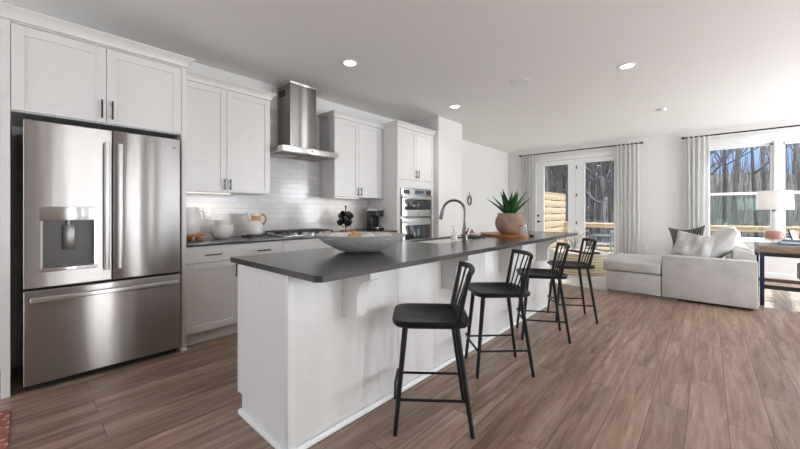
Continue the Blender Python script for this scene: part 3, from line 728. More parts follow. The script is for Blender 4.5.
def leaf(az, tiltd, L, wd, curl, mt):
    N = 12; tb = bmesh.new(); rows = []
    for i in range(N+1):
        s = i/N; ang = math.radians(tiltd)+curl*s; 
        if i == 0: r, z = .018, .205
        else: r += L/N*math.sin(ang_p); z += L/N*math.cos(ang_p)
        ang_p = ang
        wdt = wd*(1-s)**.75*(1-.25*math.exp(-(s*6)**2))*(.62+.9*s*(1-s)*1.6)
        if i == N: wdt = .0012
        th = .012*(1-s)+.0015
        d = Vector((math.cos(az), math.sin(az), 0)); sd = Vector((-d.y, d.x, 0)); c = Vector(pc)+d*r+Vector((0,0,z))
        nrm = Vector((-math.cos(ang)*d.x, -math.cos(ang)*d.y, math.sin(ang)))
        rows.append([tb.verts.new(c+sd*wdt+nrm*wdt*.35), tb.verts.new(c+nrm*-.0), tb.verts.new(c-sd*wdt+nrm*wdt*.35), tb.verts.new(c-nrm*th)])
    for a, bq in zip(rows, rows[1:]):
        for k in range(4): tb.faces.new((a[k], a[(k+1)%4], bq[(k+1)%4], bq[k]))
    tb.faces.new(rows[0]); tb.faces.new(rows[-1][::-1]); bmesh.ops.recalc_face_normals(tb, faces=tb.faces)
    mb = MB(); mb._merge(tb); mb.build('leaf', mt, t, 50)
k = 0
for ring, (n_, tl, L, wd, cu) in enumerate(((7, 44, .315, .058, .05), (5, 24, .33, .056, .02), (3, 8, .27, .040, .05))):
    for i in range(n_):
        leaf(2*PI*i/n_+ring*.45+random.uniform(-.15,.15)+.2, tl+random.uniform(-6,6), L*random.uniform(.88,1.08), wd, cu+random.uniform(-.1,.1), 'leaf2' if ring == 2 and i % 2 else 'leaf')
# jar + small lid near the plant
p = (-1.475, 3.64, CT); t = thing('glass_jar', p, 'small clear glass jar right of the potted agave', 'jar'); t.scale = (1, 1, 1.3)
MB().lathe([(.001,0),(.03,0),(.032,.004),(.032,.07),(.026,.08),(.026,.088),(.023,.088),(.023,.08),(.029,.068),(.029,.006),(.001,.005)], p, 24).build('body', 'clear', t)
MB().lathe([(.001,.088),(.028,.088),(.028,.098),(.008,.102),(.008,.112),(.001,.114)], p, 20).build('lid', 'white_gloss', t)
p = (-1.46, 3.80, CT); solo('small_dish', MB().lathe([(.001,0),(.022,0),(.036,.018),(.033,.018),(.02,.005),(.001,.004)], p, 24), 'nickel', p, 'small metal dish beside the glass jar', 'dish')

# ------------------------------------------------------------------ things on the worktop
p = (-3.70, 1.085, CT); t = thing('cake_stand', p, 'small amber wooden riser beside the refrigerator', 'riser'); t.scale = (1.1, 1.1, 1.15)
MB().lathe([(.001,.032),(.098,.032),(.102,.036),(.102,.048),(.098,.052),(.001,.052)], p, 36).build('top', 'tanwood', t)
for k in range(3):
    a = k*2*PI/3+.9; q = (p[0]+.06*math.cos(a), p[1]+.06*math.sin(a), CT); MB().lathe([(.001,0),(.018,0),(.022,.012),(.018,.032),(.001,.032)], q, 16).build('foot', 'tanwood', t)
p = (-3.70, 1.07, CT+.06); t = thing('white_pitcher', p, 'white ceramic pitcher standing on the wooden riser', 'pitcher'); t.scale = (1.2, 1.2, 1.5)
MB().lathe([(.001,0),(.058,0),(.072,.012),(.085,.05),(.086,.09),(.074,.135),(.066,.155),(.069,.172),(.064,.172),(.061,.155),(.07,.13),(.078,.085),(.075,.04),(.001,.012)], p, 36).build('body', 'white_gloss', t)
MB().tube([(p[0]+.01, p[1]+.062, p[2]+.155), (p[0]+.015, p[1]+.098, p[2]+.15), (p[0]+.015, p[1]+.108, p[2]+.11), (p[0]+.01, p[1]+.098, p[2]+.07), (p[0]+.005, p[1]+.08, p[2]+.055)], .007, 10).build('handle', 'white_gloss', t)
bp = [(.001,0),(.055,0),(.070,.006),(.092,.032),(.100,.065),(.099,.100),(.094,.100),(.094,.065),(.085,.035),(.001,.012)]
p = (-3.70, 1.37, CT); o = solo('mixing_bowl', MB().lathe(bp, p, 40), 'white_gloss', p, 'larger white bowl on the worktop, lower of the nested pair', 'bowl'); o.scale = (1.1, 1.1, 1.4)
p = (-3.705, 1.375, CT+.072); o = solo('mixing_bowl', MB().lathe([(.001,0),(.04,0),(.062,.03),(.068,.09),(.064,.09),(.056,.03),(.001,.01)], p, 36), 'white_gloss', p, 'smaller white bowl nested inside the larger one', 'bowl'); o.scale = (1.1, 1.1, 1.3)
# trivet under the glazed jug
p = (-3.66, 1.72, CT); mb = MB()
for i in range(7): mb.box(p[0]-.10, p[0]+.10, p[1]-.13+i*.04, p[1]-.115+i*.04, CT+.01, CT+.022, .002)
mb.box(p[0]-.10, p[0]-.088, p[1]-.13, p[1]+.13, CT, CT+.018, .002).box(p[0]+.088, p[0]+.10, p[1]-.13, p[1]+.13, CT, CT+.018, .002)
solo('iron_trivet', mb, 'black', p, 'black cast iron trivet under the white jug', 'trivet')
p = (-3.70, 1.71, CT+.022); t = thing('milk_jug', p, 'white jug with tan leather band and handle', 'jug'); t.scale = (1.2, 1.2, 1.35)
MB().lathe([(.001,0),(.058,0),(.07,.01),(.077,.04),(.068,.085),(.052,.115),(.048,.14),(.054,.172),(.050,.172),(.044,.14),(.048,.115),(.06,.08),(.001,.012)], p, 36).build('body', 'white_gloss', t)
MB().tube([(p[0], p[1]-.030, p[2]+.125), (p[0], p[1]-.052, p[2]+.158), (p[0], p[1]-.078, p[2]+.186)], [.030, .022, .007], 14).build('spout', 'white_gloss', t)
MB().lathe([(.054,.103),(.0515,.12),(.051,.145),(.0535,.155)], p, 36).build('leather_band', 'leather', t)
MB().tube([(p[0], p[1]+.05, p[2]+.155), (p[0], p[1]+.08, p[2]+.165), (p[0], p[1]+.105, p[2]+.145), (p[0], p[1]+.105, p[2]+.11), (p[0], p[1]+.085, p[2]+.085), (p[0], p[1]+.06, p[2]+.10)], .008, 10, sx=1.4).build('handle', 'leather', t)
# cooktop
t = thing('gas_cooktop', (-3.64, 2.28, CT), 'stainless steel gas cooktop with black grates', 'cooktop')
MB().box(-3.89, -3.41, 1.90, 2.66, CT, CT+.01, .004).build('base', 'steel_l', t)
for i in range(3):
    y0 = 1.92+i*.235; y1 = y0+.225; g = MB()
    for xx in (-3.87, -3.75, -3.63, -3.51): g.box(xx, xx+.012, y0, y1, CT+.036, CT+.05, .002)
    for yy in (y0, (y0+y1)/2-.006, y1-.012): g.box(-3.87, -3.498, yy, yy+.012, CT+.036, CT+.05, .002)
    for xx in (-3.87, -3.51):
        for yy in (y0, y1-.012): g.box(xx, xx+.012, yy, yy+.012, CT+.01, CT+.036)
    g.build('grate', 'black', t)
for q in ((-3.78, 2.03), (-3.60, 2.03), (-3.69, 2.27), (-3.78, 2.51), (-3.60, 2.51)):
    bb = MB().lathe([(.001,.01),(.045,.01),(.042,.02),(.03,.022),(.03,.03),(.001,.032)], (*q, CT), 24).build('burner', 'leather' if False else 'nickel', t)
for i in range(5):
    MB().lathe([(.001,.01),(.020,.01),(.019,.03),(.016,.034),(.001,.034)], (-3.445, 2.06+i*.11, CT), 18).build('knob', 'steel_l', t)
# mug tree
p = (-3.70, 2.98, CT); t = thing('mug_tree', p, 'wooden mug stand on the worktop holding black mugs', 'mug tree')
MB().lathe([(.001,0),(.075,0),(.08,.006),(.078,.02),(.001,.022)], p, 30).build('base', 'tanwood', t)
MB().tube([(p[0],p[1],CT+.02),(p[0],p[1],CT+.33)], .008, 10).lathe([(.001,.33),(.013,.335),(.015,.348),(.001,.362)], p, 16).build('post', 'brown', t)
pegs = []
for z, a0 in ((.24, .3), (.15, 1.9)):
    for i in range(3 if z < .2 else 2):
        a = a0+i*(2*PI/3 if z < .2 else PI); d = Vector((math.cos(a), math.sin(a), .35)).normalized(); q0 = Vector((p[0], p[1], CT+z)); pegs.append((q0, d, a))
        MB().tube([q0, q0+d*.07], .004, 8).build('peg', 'brown', t)
names = ['front right at the top', 'back left at the top', 'lower left', 'lower right', 'lower, nearest the wall']
def make_mug(label):
    m_ = thing('mug', (0,0,0), label, 'mug', 'black mugs on the stand')
    MB().lathe([(.001,-.04),(.034,-.04),(.038,-.034),(.039,.04),(.036,.04),(.035,-.032),(.001,-.034)], (0,0,0), 26).build('cup', 'black', m_)
    MB().tube([(.038,0,.026),(.058,0,.024),(.064,0,0),(.058,0,-.02),(.038,0,-.024)], .0045, 8).build('handle', 'black', m_); return m_
m0 = None
for i, (q0, d, a) in enumerate(pegs):
    lb = ['black mug hanging at the top of the stand, facing the room', 'black mug hanging at the top of the stand, facing the wall', 'black mug on the lower left of the stand', 'black mug on the lower right of the stand', 'black mug on the lower tier nearest the room'][i]
    q = q0+Vector((math.cos(a), math.sin(a), 0))*.062+Vector((0,0,-.015))
    if m0 is None: m0 = make_mug(lb); mm_ = m0; m0.location = q
    else: mm_ = dup(m0, q, None, lb)
    mm_.scale = (1.15,)*3
    mm_.rotation_euler = (math.radians(25), math.radians(60), a+PI)
# coffee maker
p = (-3.74, 3.46, CT); t = thing('coffee_maker', p, 'black pod coffee maker with silver lid beside the oven cabinet', 'coffee maker')
MB().box(-3.86, -3.64, 3.38, 3.54, CT, CT+.03, .008).box(-3.86, -3.76, 3.38, 3.54, CT+.03, CT+.20, .008).build('body', 'black', t)
MB().box(-3.86, -3.655, 3.385, 3.535, CT+.18, CT+.255, .014, 3).build('head', 'black', t)
MB().prism([(-3.85, CT+.255), (-3.66, CT+.255), (-3.67, CT+.275), (-3.73, CT+.292), (-3.84, CT+.285)], 'y', 3.375, 3.545, .004).build('lid', 'steel_l', t)
MB().box(-3.90, -3.865, 3.40, 3.52, CT+.01, CT+.25, .008).build('water_tank', 'clear', t)
t.location.x += .06; t.location.y += .07; t.scale = (1, 1, 1.12)
MB().box(-3.755, -3.65, 3.395, 3.525, CT+.03, CT+.036, .002).build('drip_tray', 'steel_l', t)
solo('power_cord', MB().tube([(-3.932, 3.20, 1.10), (-3.92, 3.20, 1.05), (-3.90, 3.24, .97), (-3.88, 3.22, .925), (-3.87, 3.14, .922), (-3.86, 3.20, .922), (-3.87, 3.36, .922), (-3.80, 3.442, .93)], .004, 8), 'black', (-3.9, 3.2, .92), 'black cord of the coffee maker on the worktop', 'cord')
# outlets
def outlet(y, z, x, label, face='x', kind='outlet'):
    t = thing('wall_outlet', (x, y, z), label, 'outlet')
    if face == 'x':
        MB().box(x, x+.006, y-.038, y+.038, z-.06, z+.06, .002).build('cover_plate', 'plastic_w', t)
        for dz in (-.022, .022): MB().box(x+.006, x+.009, y-.017, y+.017, z+dz-.015, z+dz+.015, .002).build('socket', 'plastic_w', t)
    else:
        MB().box(x-.038, x+.038, y-.006, y, z-.06, z+.06, .002).build('cover_plate', 'plastic_w', t)
        for dz in (-.022, .022): MB().box(x-.017, x+.017, y-.009, y-.006, z+dz-.015, z+dz+.015, .002).build('socket', 'plastic_w', t)
outlet(1.31, 1.17, WX+.008, 'white wall outlet on the tile behind the white bowls')
outlet(3.20, 1.12, WX+.008, 'white wall outlet on the tile behind the mug stand')
outlet(FY, .42, -.955, 'white wall outlet low on the wall between the curtains', 'y')
# hanging ornament on the left wall
t = thing('wall_ornament', (WX, 6.66, 1.45), 'small dark metal loop ornament on the far left wall', 'wall ornament')
MB().tube([(WX+.02, 6.66+.07*math.cos(a*2*PI/20), 1.43+.10*math.sin(a*2*PI/20)) for a in range(21)], .014, 8).build('ring', 'nickel', t)
MB().tube([(WX, 6.66, 1.62), (WX+.02, 6.66, 1.60), (WX+.02, 6.66, 1.53)], .006, 8).build('hook', 'nickel', t)

# ------------------------------------------------------------------ ceiling fixtures
def downlight(x, y, label, p):
    t = thing('ceiling_light', (x, y, CZ), label, 'ceiling light', 'recessed ceiling lights')
    MB().lathe([(.062,-.001),(.062,-.004),(.085,-.006),(.09,-.003),(.09,0)], (x, y, CZ), 36).build('trim_ring', 'trim', t)
    MB().lathe([(.001,-.003),(.064,-.003),(.064,-.0005),(.001,-.0005)], (x, y, CZ), 30).build('lens', 'lamp_on', t)
    d = light('downlight_beam', 'SPOT', (x, y, CZ-.03), p, (1, .93, .84), .06, (0,0,-1)); d.data.spot_size = math.radians(130); d.data.spot_blend = .8
downlight(-2.767, 2.285, 'recessed ceiling light in front of the range hood', 14)
downlight(-2.771, 4.278, 'recessed ceiling light in front of the oven cabinet', 14)
downlight(-.639, 4.308, 'recessed ceiling light above the walkway right of the stools', 14)
t = thing('ceiling_speaker', (-1.672, 3.981, CZ), 'round flush white speaker grille in the ceiling', 'speaker')
MB().lathe([(.092,-.006),(.105,-.006),(.11,-.002),(.11,0),(.092,0)], (-1.672, 3.981, CZ), 40).build('bezel', 'trim', t); MB().lathe([(.001,-.004),(.093,-.004),(.093,-.001),(.001,-.001)], (-1.672, 3.981, CZ), 40).build('grille', 'grille', t)
solo('smoke_detector', MB().lathe([(.001,-.035),(.03,-.035),(.05,-.028),(.06,-.012),(.062,0),(.001,0)], (-.516, 6.482, CZ), 30), 'plastic_w', (-.516, 6.482, CZ-.035), 'small round white detector on the ceiling near the windows', 'smoke detector')

# ------------------------------------------------------------------ curtains
RY = 8.60
def rod(x0, x1, z, label):
    t = thing('curtain_rod', ((x0+x1)/2, RY, z), label, 'curtain rod')
    MB().tube([(x0, RY, z), (x1, RY, z)], .0125, 14).build('pole', 'rod', t)
    for x in (x0, x1):
        s = -1 if x == x0 else 1
        MB().tube([(x, RY, z), (x+s*.02, RY, z), (x+s*.035, RY, z), (x+s*.05, RY, z)], [.014, .024, .024, .014], 14).build('finial', 'rod', t)
        MB().tube([(x-s*.14, FY, z), (x-s*.14, RY, z)], .008, 8).box(x-s*.14-.015, x-s*.14+.015, FY-.006, FY, z-.03, z+.03).build('bracket', 'rod', t)
rod(-3.57, -1.045, 2.61, 'dark curtain rod above the glass doors'); rod(-.335, 2.12, 2.61, 'dark curtain rod above the windows')
def curtain(x0, x1, seed, label, folds, amp=.045):
    rnd = random.Random(seed); tb = bmesh.new(); NX, NZ = folds*14, 24; ph = [rnd.uniform(-.5,.5) for _ in range(6)]
    g = []
    for j in range(NZ+1):
        z = .02+(2.625-.02)*j/NZ; row = []
        for i in range(NX+1):
            s = i/NX; k = 1-.25*(j/NZ)
            x = x0+(x1-x0)*(s+.012*math.sin(6*s+ph[1]+z*1.3))
            y = RY+amp*math.sin(2*PI*folds*s+ph[0]+.35*math.sin(z*1.1+ph[2])*s)*k*(.75+.25*math.sin(5*s+ph[3]))
            row.append(tb.verts.new((x, y, z)))
        g.append(row)
    for j in range(NZ):
        for i in range(NX): tb.faces.new((g[j][i], g[j][i+1], g[j+1][i+1], g[j+1][i]))
    bmesh.ops.solidify(tb, geom=tb.faces[:], thickness=.003)
    mb = MB(); mb._merge(tb); return solo('curtain', mb, 'curtain', ((x0+x1)/2, RY, .02), label, 'curtain')
curtain(-3.56, -3.20, 1, 'patterned white curtain left of the glass doors', 5, .032)
curtain(-1.50, -1.06, 2, 'patterned white curtain right of the glass doors', 6, .028)
curtain(-.33, .025, 3, 'patterned white curtain left of the windows', 5, .03)

# ------------------------------------------------------------------ living room
solo('area_rug', MB().box(-3.1, -.30, 5.885, 8.3, 0, .012, .004), 'rug', (-1.7, 7, 0), 'cream area rug under the sectional sofa', 'rug')
solo('runner_rug', MB().box(-3.11, -2.3, -2.2, -.05, 0, .01, .003), 'persian', (-2.7, -1.1, 0), 'faded red patterned runner at the lower left corner', 'rug')
def cushion(w_, h_, th, seed=0, pinch=.12, N=22, wr=.006):
    rnd = random.Random(seed); tb = bmesh.new(); p1, p2, p3 = (rnd.uniform(0, 6) for _ in range(3)); top = {}; bot = {}
    for i in range(N+1):
        for j in range(N+1):
            u, v = -1+2*i/N, -1+2*j/N
            e = (1-abs(u)**2.6)*(1-abs(v)**2.6); e = max(e, 0)**.45
            x = u*w_/2*(1-pinch*(1-abs(v)**1.5)*abs(u)**3*.5); z = v*h_/2*(1-pinch*(1-abs(u)**1.5)*abs(v)**3*.5)
            wk = wr*e*math.sin(u*5+v*3+p1)+wr*.8*e*math.sin(v*9-u*4+p2)+wr*.5*e*math.sin(u*14+p3)
            top[i,j] = tb.verts.new((x, -th/2*e+wk-.001, z)); bot[i,j] = tb.verts.new((x, th/2*e+wk+.001, z))
    for i in range(N):
        for j in range(N):
            tb.faces.new((top[i,j], top[i+1,j], top[i+1,j+1], top[i,j+1])); tb.faces.new((bot[i,j], bot[i,j+1], bot[i+1,j+1], bot[i+1,j]))
    for i in range(N):
        tb.faces.new((top[i,0], bot[i,0], bot[i+1,0], top[i+1,0])); tb.faces.new((top[i,N], top[i+1,N], bot[i+1,N], bot[i,N]))
        tb.faces.new((top[0,i], top[0,i+1], bot[0,i+1], bot[0,i])); tb.faces.new((top[N,i], bot[N,i], bot[N,i+1], top[N,i+1]))
    mb = MB(); mb._merge(tb); return mb
t = thing('sectional_sofa', (-.1, 6.9, 0), 'light grey upholstered sectional sofa with chaise facing left', 'sofa')
SB = .03
MB().box(-1.13, -.47, 5.835, 6.86, SB, .31, .012, 3).build('chaise_base', 'sofa', t)
MB().box(-1.17, -.475, 5.815, 6.90, .315, .475, .04, 4).build('chaise_cushion', 'sofa', t)
MB().box(-.465, .44, 5.82, 5.99, SB, .595, .012, 3).build('arm', 'sofa', t)
MB().box(-.465, .22, 5.995, 8.25, SB, .31, .012, 3).build('seat_base', 'sofa', t)
MB().box(-.47, .20, 6.91, 7.55, .315, .475, .04, 4).build('seat_cushion', 'sofa', t); MB().box(-.47, .20, 7.56, 8.24, .315, .475, .04, 4).build('seat_cushion', 'sofa', t)
MB().box(-.468, .20, 5.995, 6.895, .315, .475, .03, 4).build('seat_cushion', 'sofa', t)
MB().prism([(.22, SB), (.44, SB), (.44, .66), (.30, .70), (.235, .68)], 'y', 5.995, 8.25, .01).build('backrest', 'sofa', t)
for x, y in ((-1.09, 5.93), (-1.09, 6.80), (-.55, 5.93), (.38, 5.90), (.38, 8.18), (-.42, 8.18)):
    z0 = .012 if x < -.3 else 0
    MB().box(x-.025, x+.025, y-.025, y+.025, z0, SB+.005).build('foot', 'brown', t)
def place(mb, name, m, loc, rot, label, cat='pillow'):
    o = mb.build(name, m); o.location = loc; o.rotation_euler = tuple(math.radians(a) for a in rot); o['_w'] = tuple(loc); return tag(o, label, cat)
place(cushion(.54, .50, .26, 1, .08, wr=.006), 'throw_pillow', 'pillow_w', (.135, 6.36, .765), (34, 0, 88), 'big white cushion leaning against the sofa back near the desk')
place(cushion(.44, .44, .15, 4, .2, wr=.013), 'throw_pillow', 'sofa', (-.16, 6.14, .69), (-22, 10, -14), 'wrinkled light grey pillow behind the sofa arm')
place(cushion(.42, .50, .12, 6, .42, wr=.008), 'throw_pillow', 'pattern', (-.22, 6.42, .735), (-16, -6, -6), 'dark patterned pillow behind the light grey one')

# coffee table
t = thing('coffee_table', (-1.85, 7.25, .012), 'round woven cream drum coffee table on the rug', 'coffee table')
MB().lathe([(.001,0),(.44,0),(.455,.02),(.455,.36),(.445,.375),(.001,.375)], (-1.85, 7.25, .012), 56).build('drum', 'drum', t)
MB().lathe([(.001,.375),(.462,.375),(.465,.385),(.462,.40),(.001,.40)], (-1.85, 7.25, .012), 56).build('top', 'paper', t)
TZ = .412; mt_ = Matrix.Translation((-1.74, 7.10, TZ)) @ Matrix.Rotation(math.radians(-42), 4, 'Z')
t = thing('serving_tray', (-1.74, 7.10, TZ), 'black rectangular tray on the coffee table', 'tray')
MB().box(-.27, .27, -.14, .14, 0, .008, .002, 1, mt_).build('base', 'black', t)
MB().box(-.27, .27, -.14, -.13, .008, .03, .002, 1, mt_).box(-.27, .27, .13, .14, .008, .03, .002, 1, mt_).box(-.27, -.26, -.13, .13, .008, .03, .002, 1, mt_).box(.26, .27, -.13, .13, .008, .03, .002, 1, mt_).build('rim', 'black', t)
def book(loc, rz, w_, l_, h_, m_, label, group=None):
    t = thing('book', loc, label, 'book', group); q = Matrix.Translation(loc) @ Matrix.Rotation(math.radians(rz), 4, 'Z')
    MB().box(-w_/2, w_/2, -l_/2, l_/2, 0, .003, .001, 1, q).box(-w_/2, w_/2, -l_/2, l_/2, h_-.003, h_, .001, 1, q).box(-w_/2, -w_/2+.003, -l_/2, l_/2, 0, h_, .001, 1, q).build('cover', m_, t)
    MB().box(-w_/2+.003, w_/2-.004, -l_/2+.004, l_/2-.004, .003, h_-.003, 0, 1, q).build('pages', 'paper', t)
book((-1.82, 7.17, TZ+.008), 48, .17, .23, .028, 'pink', 'pink book lying on the tray, left one')
book((-1.64, 7.00, TZ+.008), 48, .17, .20, .022, 'pink', 'pink book lying on the tray, right one')
book((-1.64, 7.00, TZ+.030), 44, .15, .18, .018, 'paper', 'thin white book on top of the right pink book')
p = (-1.98, 7.33, TZ); t = thing('flower_vase', p, 'clear vase of small white blossoms on the coffee table', 'vase')
MB().lathe([(.001,0),(.045,0),(.055,.01),(.06,.06),(.04,.12),(.035,.15),(.031,.15),(.036,.12),(.054,.06),(.048,.012),(.001,.01)], p, 26).build('vase_body', 'clear', t)
random.seed(11); sm_ = MB(); ends = []
for i in range(26):
    a = random.uniform(0, 2*PI); r = random.uniform(.04, .26); hh = random.uniform(.24, .44)
    e_ = Vector((p[0]+r*math.cos(a), p[1]+r*math.sin(a), p[2]+hh)); mid = Vector((p[0]+.3*r*math.cos(a), p[1]+.3*r*math.sin(a), p[2]+hh*.6))
    sm_.tube([(p[0]+.01*math.cos(a), p[1]+.01*math.sin(a), p[2]+.02), mid, e_], .002, 5); ends += [e_, mid.lerp(e_, .6)+Vector((random.uniform(-.03,.03), random.uniform(-.03,.03), random.uniform(0,.03)))]
sm_.build('stems', 'stem', t)
fl = MB()
for e_ in ends:
    for k in range(3):
        q = e_+Vector((random.uniform(-.018,.018), random.uniform(-.018,.018), random.uniform(-.015,.015))); fl.lathe([(.001,-.009),(.009,-.005),(.013,.002),(.006,.009),(.001,.007)], tuple(q), 7)
o = fl.build('blossoms', 'petal', t); o['kind'] = 'stuff'

# desk
t = thing('desk', (1.2, 6.6, 0), 'wood-topped desk with dark navy metal legs behind the sofa', 'desk')
X0, X1, Y0, Y1 = .485, 1.95, 6.28, 6.98
MB().box(X0, X1, Y0, Y1, .745, .765, .003).build('top_inlay', 'desk_grey', t)
MB().box(X0+.002, X1-.002, Y0+.002, Y1-.002, .675, .745, .003).build('top', 'desk', t)
MB().box(X0+.02, X1-.02, Y0+.01, Y0+.045, .625, .675).box(X0+.02, X1-.02, Y1-.045, Y1-.01, .625, .675).box(X0+.01, X0+.045, Y0+.045, Y1-.045, .625, .675).build('apron', 'black', t)
for x in (X0+.005, X1-.045):
    for y in (Y0+.005, Y1-.045): MB().box(x, x+.04, y, y+.04, 0, .675, .002).build('leg', 'navy', t)
MB().box(X0+.045, X1-.045, Y0+.01, Y0+.04, .215, .265, .002).build('stretcher', 'black', t)
MB().box(X0+.045, X1-.045, Y1-.04, Y1-.01, .215, .265, .002).build('stretcher', 'desk', t)
# stool under the desk
t = thing('desk_stool', (1.1, 6.68, 0), 'dark brown upholstered stool tucked under the desk', 'stool')
MB().box(.87, 1.33, 6.50, 6.88, .30, .52, .03, 4).build('seat', 'brown', t)
for x in (.90, 1.26):
    for y in (6.53, 6.81): MB().box(x, x+.04, y, y+.04, 0, .31, .003).build('leg', 'brown', t)
DZT = .765
# lamp
lx, ly = .665, 6.78; t = thing('table_lamp', (lx, ly, DZT), 'clear glass table lamp with wide white shade on the desk', 'table lamp')
MB().lathe([(.001,0),(.08,0),(.098,.012),(.105,.06),(.098,.13),(.068,.23),(.036,.32),(.022,.38),(.022,.43),(.018,.43),(.018,.38),(.032,.32),(.063,.23),(.092,.13),(.098,.06),(.09,.016),(.001,.012)], (lx, ly, DZT), 36).build('glass_base', 'clear', t)
MB().lathe([(.001,.05),(.088,.055),(.090,.08),(.088,.14),(.080,.165),(.001,.168)], (lx, ly, DZT), 30).build('amber_filling', 'amber', t)
MB().tube([(lx, ly, DZT+.43), (lx, ly, DZT+.69)], .007, 10).lathe([(.001,.43),(.026,.43),(.026,.45),(.001,.455)], (lx, ly, DZT), 18).build('stem', 'nickel', t)
m = mat('lamp_shade', (.86,.85,.82), .8, spec=.1); n, l, b = nodes(m); trn = n.new('ShaderNodeBsdfTranslucent'); trn.inputs[0].default_value = (.8,.79,.76,1); xx = n.new('ShaderNodeMixShader'); xx.inputs[0].default_value = .5
l.new(b.outputs[0], xx.inputs[1]); l.new(trn.outputs[0], xx.inputs[2]); l.new(xx.outputs[0], n['Material Output'].inputs[0]); M['shade'] = m
MB().lathe([(.172,.705),(.169,.705),(.178,.45),(.181,.45)], (lx, ly, DZT), 48).build('lamp_shade', 'shade', t)
MB().tube([(lx-.17, ly, DZT+.69), (lx+.17, ly, DZT+.69)], .003, 6).tube([(lx, ly-.17, DZT+.69), (lx, ly+.17, DZT+.69)], .003, 6).build('shade_spider', 'nickel', t)
light('lamp_bulb', 'POINT', (lx, ly, DZT+.58), .7, (1, .97, .94), .03)
book((.83, 6.50, DZT), 86, .26, .34, .026, 'bluegrey', 'blue-grey book at the bottom of the desk stack')
book((.84, 6.50, DZT+.026), 90, .24, .32, .022, 'paper', 'white book in the middle of the desk stack')
book((.85, 6.51, DZT+.048), 84, .22, .30, .020, 'bluegrey', 'blue-grey book on top of the desk stack')
t = thing('photo_frame', (.86, 6.80, DZT), 'small dark leaning frame beside the lamp', 'frame')
q = Matrix.Translation((.86, 6.80, DZT+.004)) @ Matrix.Rotation(math.radians(62), 4, 'Z') @ Matrix.Rotation(math.radians(-16), 4, 'X')
MB().box(-.07, .07, -.008, .008, 0, .19, .003, 1, q).build('border', 'black', t); MB().box(-.055, .055, -.0095, -.008, .015, .175, 0, 1, q).build('picture', 'paper', t)

# ------------------------------------------------------------------ outside
struct('ground_deck', MB().box(-3.6, 3.2, FY+.15, 11.7, -.14, -.04), 'deckw', 'grey wooden deck outside the doors')
# fence of horizontal slats, runs away from the house
t = thing('privacy_fence', (-3.4, 10.2, -.04), 'tall light wooden slat privacy fence on the deck', 'fence')
for i in range(9):
    z = -.10+i*.2; MB().box(-3.40, -3.375, 8.90, 11.62, z+.02, z+.193, .003).build('slat', 'fence', t)
for y in (8.95, 10.25, 11.55): MB().box(-3.50, -3.40, y-.045, y+.045, -.04, 1.69, .004).build('post', 'fence', t)
MB().box(-3.50, -3.36, 8.90, 11.62, 1.70, 1.73, .003).build('cap', 'fence', t)
t = thing('deck_railing', (0, 11.55, -.04), 'wooden deck railing with dark slim balusters beyond the windows', 'railing')
MB().box(-3.36, 3.1, 11.49, 11.63, .80, .84, .003).box(-3.36, 3.1, 11.54, 11.58, .70, .80, .003).build('top_rail', 'fence', t)
MB().box(-3.36, 3.1, 11.54, 11.58, .05, .12, .003).build('bottom_rail', 'fence', t)
for x in (-3.3, -1.75, -.15, 1.45, 3.05): MB().box(x-.045, x+.045, 11.515, 11.605, -.04, .86, .003).build('post', 'fence', t)
x = -3.2
while x < 3.0:
    MB().tube([(x, 11.56, .12), (x, 11.56, .70)], .009, 6).build('baluster', 'black', t); x += .115
# patio chair
t = thing('patio_chair', (-1.95, 9.6, -.04), 'slate blue slatted patio chair on the deck outside the door', 'chair')
for y in (9.42, 9.86):
    for x, h_ in ((-2.14, .58), (-1.72, .74)): MB().box(x-.02, x+.02, y-.02, y+.02, -.04, h_-.04, .004).build('leg', 'slate', t)
for k in range(5): MB().box(-2.16+k*.09, -2.09+k*.09, 9.40, 9.88, .36, .385, .004).build('seat_slat', 'slate', t)
for k in range(5): MB().box(-1.735, -1.715, 9.44+k*.085, 9.50+k*.085, .40, .72, .004).build('back_slat', 'slate', t)
for y in (9.42, 9.86): MB().box(-2.17, -1.70, y-.03, y+.03, .58, .605, .004).build('armrest', 'slate', t)

# hillside
tb = bmesh.new(); NX, NY = 60, 50; g = []
def hill(x, y):
    s = max(0, (y-16)/60); return -2.2+.9*s*0+ (min(s, 1)**1.15)*9.0 + .35*math.sin(x*.21+1)*s*2 + .25*math.sin(x*.5+y*.3) - .05*x*s
for j in range(NY+1):
    y = 8.86+(95-8.86)*(j/NY)**1.4
    g.append([tb.verts.new((-75+130*i/NX, y, hill(-75+130*i/NX, y)-(0.0 if y > 12 else .0))) for i in range(NX+1)])
for j in range(NY):
    for i in range(NX): tb.faces.new((g[j][i], g[j][i+1], g[j+1][i+1], g[j+1][i]))
mb = MB(); mb._merge(tb); struct('ground_hillside', mb, 'litter', 'leaf-covered wooded hillside behind the house')

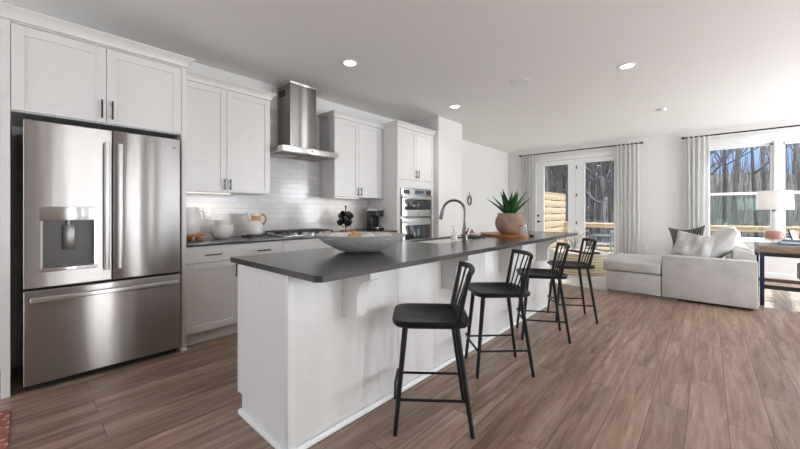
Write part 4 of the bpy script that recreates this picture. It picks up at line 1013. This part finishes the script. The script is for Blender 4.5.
def tree_mesh(seed, kind):
    rnd = random.Random(seed); mb = MB(); Ht = rnd.uniform(13, 18); r0 = rnd.uniform(.06, .15); bend = rnd.uniform(-1.2, 1.2); bend2 = rnd.uniform(-.8, .8)
    tr = [Vector((bend*(s**2)+.12*math.sin(s*7+seed), bend2*(s**2)+.1*math.cos(s*6+seed), -.4+Ht*s)) for s in [k/12 for k in range(13)]]
    mb.tube(tr, [r0*(1-.85*k/12)+.01 for k in range(13)], 7)
    def branch(p, d, L, r, depth):
        n = 5; pts = [p]; q = p.copy(); dd = d.copy()
        for k in range(n):
            dd = (dd+Vector((rnd.uniform(-.25,.25), rnd.uniform(-.25,.25), rnd.uniform(-.02,.28)))).normalized(); q = q+dd*L/n; pts.append(q.copy())
            if depth > 0 and k >= 1:
                for _ in range(1 if depth == 1 else 2):
                    sd = (dd+Vector((rnd.uniform(-1,1), rnd.uniform(-1,1), rnd.uniform(-.2,.8)))).normalized(); branch(q, sd, L*rnd.uniform(.35,.6), r*.5, depth-1)
        mb.tube(pts, [r*(1-.8*k/n)+.004 for k in range(n+1)], 4, cap=False)
    nb = 15
    for i in range(nb):
        s = rnd.uniform(.22, .95); k = int(s*12); p = tr[k].lerp(tr[min(12, k+1)], s*12-k); a = rnd.uniform(0, 2*PI)
        d = Vector((math.cos(a), math.sin(a), rnd.uniform(.3, 1.1))).normalized(); branch(p, d, rnd.uniform(1.6, 3.6)*(1.15-s*.5), r0*(1-s)*.5+.02, 2)
    return mb
protos = [tree_mesh(20+i, 0).build('bare_tree', 'bark' if i % 2 else 'bark2', None, 60) for i in range(7)]
random.seed(5); placed = 0; spots = []
tries = 0
while len(spots) < 230 and tries < 20000:
    tries += 1
    y = 20+66*random.random()**.9; k = random.uniform(-.62, .28); x = k*y
    if k > -.06 and random.random() < .80: continue
    if k > -.06 and y < 26: continue
    if any((x-a)**2+(y-c_)**2 < (.9+y*.010)**2 for a, c_ in spots): continue
    spots.append((x, y))
for i, (x, y) in enumerate(spots):
    pr = protos[i % 7]
    if i < 7: o = pr
    else: o = pr.copy(); COL.objects.link(o)
    s = random.uniform(.8, 1.15); o.scale = (s, s, s*random.uniform(.9, 1.15)); o.rotation_euler = (0, 0, random.uniform(0, 6.28))
    o.location = (x, y, hill(x, y)+.1); tag(o, 'leafless grey tree on the wooded hillside', 'tree', 'bare trees in the woods')
# undergrowth
random.seed(9); mb = MB(); tb = bmesh.new()
for i in range(2600):
    y = 18+62*random.random(); x = random.uniform(-1.0*y-2, .35*y+3); z = hill(x, y)-.1; r_ = .3 if x > -.06*y else 1; h_ = random.uniform(1.5, 7)*(.6+y/90)*(.35+.65*r_); r = .012+.0006*y; lean = (random.uniform(-.25,.25)*h_*.4, random.uniform(-.2,.2)*h_*.4)
    b0 = [tb.verts.new((x+r*math.cos(a), y+r*math.sin(a), z)) for a in (0, 2.09, 4.19)]; b1 = [tb.verts.new((x+lean[0]+.3*r*math.cos(a), y+lean[1]+.3*r*math.sin(a), z+h_)) for a in (0, 2.09, 4.19)]
    for k in range(3): tb.faces.new((b0[k], b0[(k+1)%3], b1[(k+1)%3], b1[k]))
mb._merge(tb); o = mb.build('undergrowth', 'bark', None, 60); tag(o, 'thin leafless saplings filling the woods', 'undergrowth', None, 'stuff')

for o in bpy.data.objects:
    if '_w' in o: del o['_w']
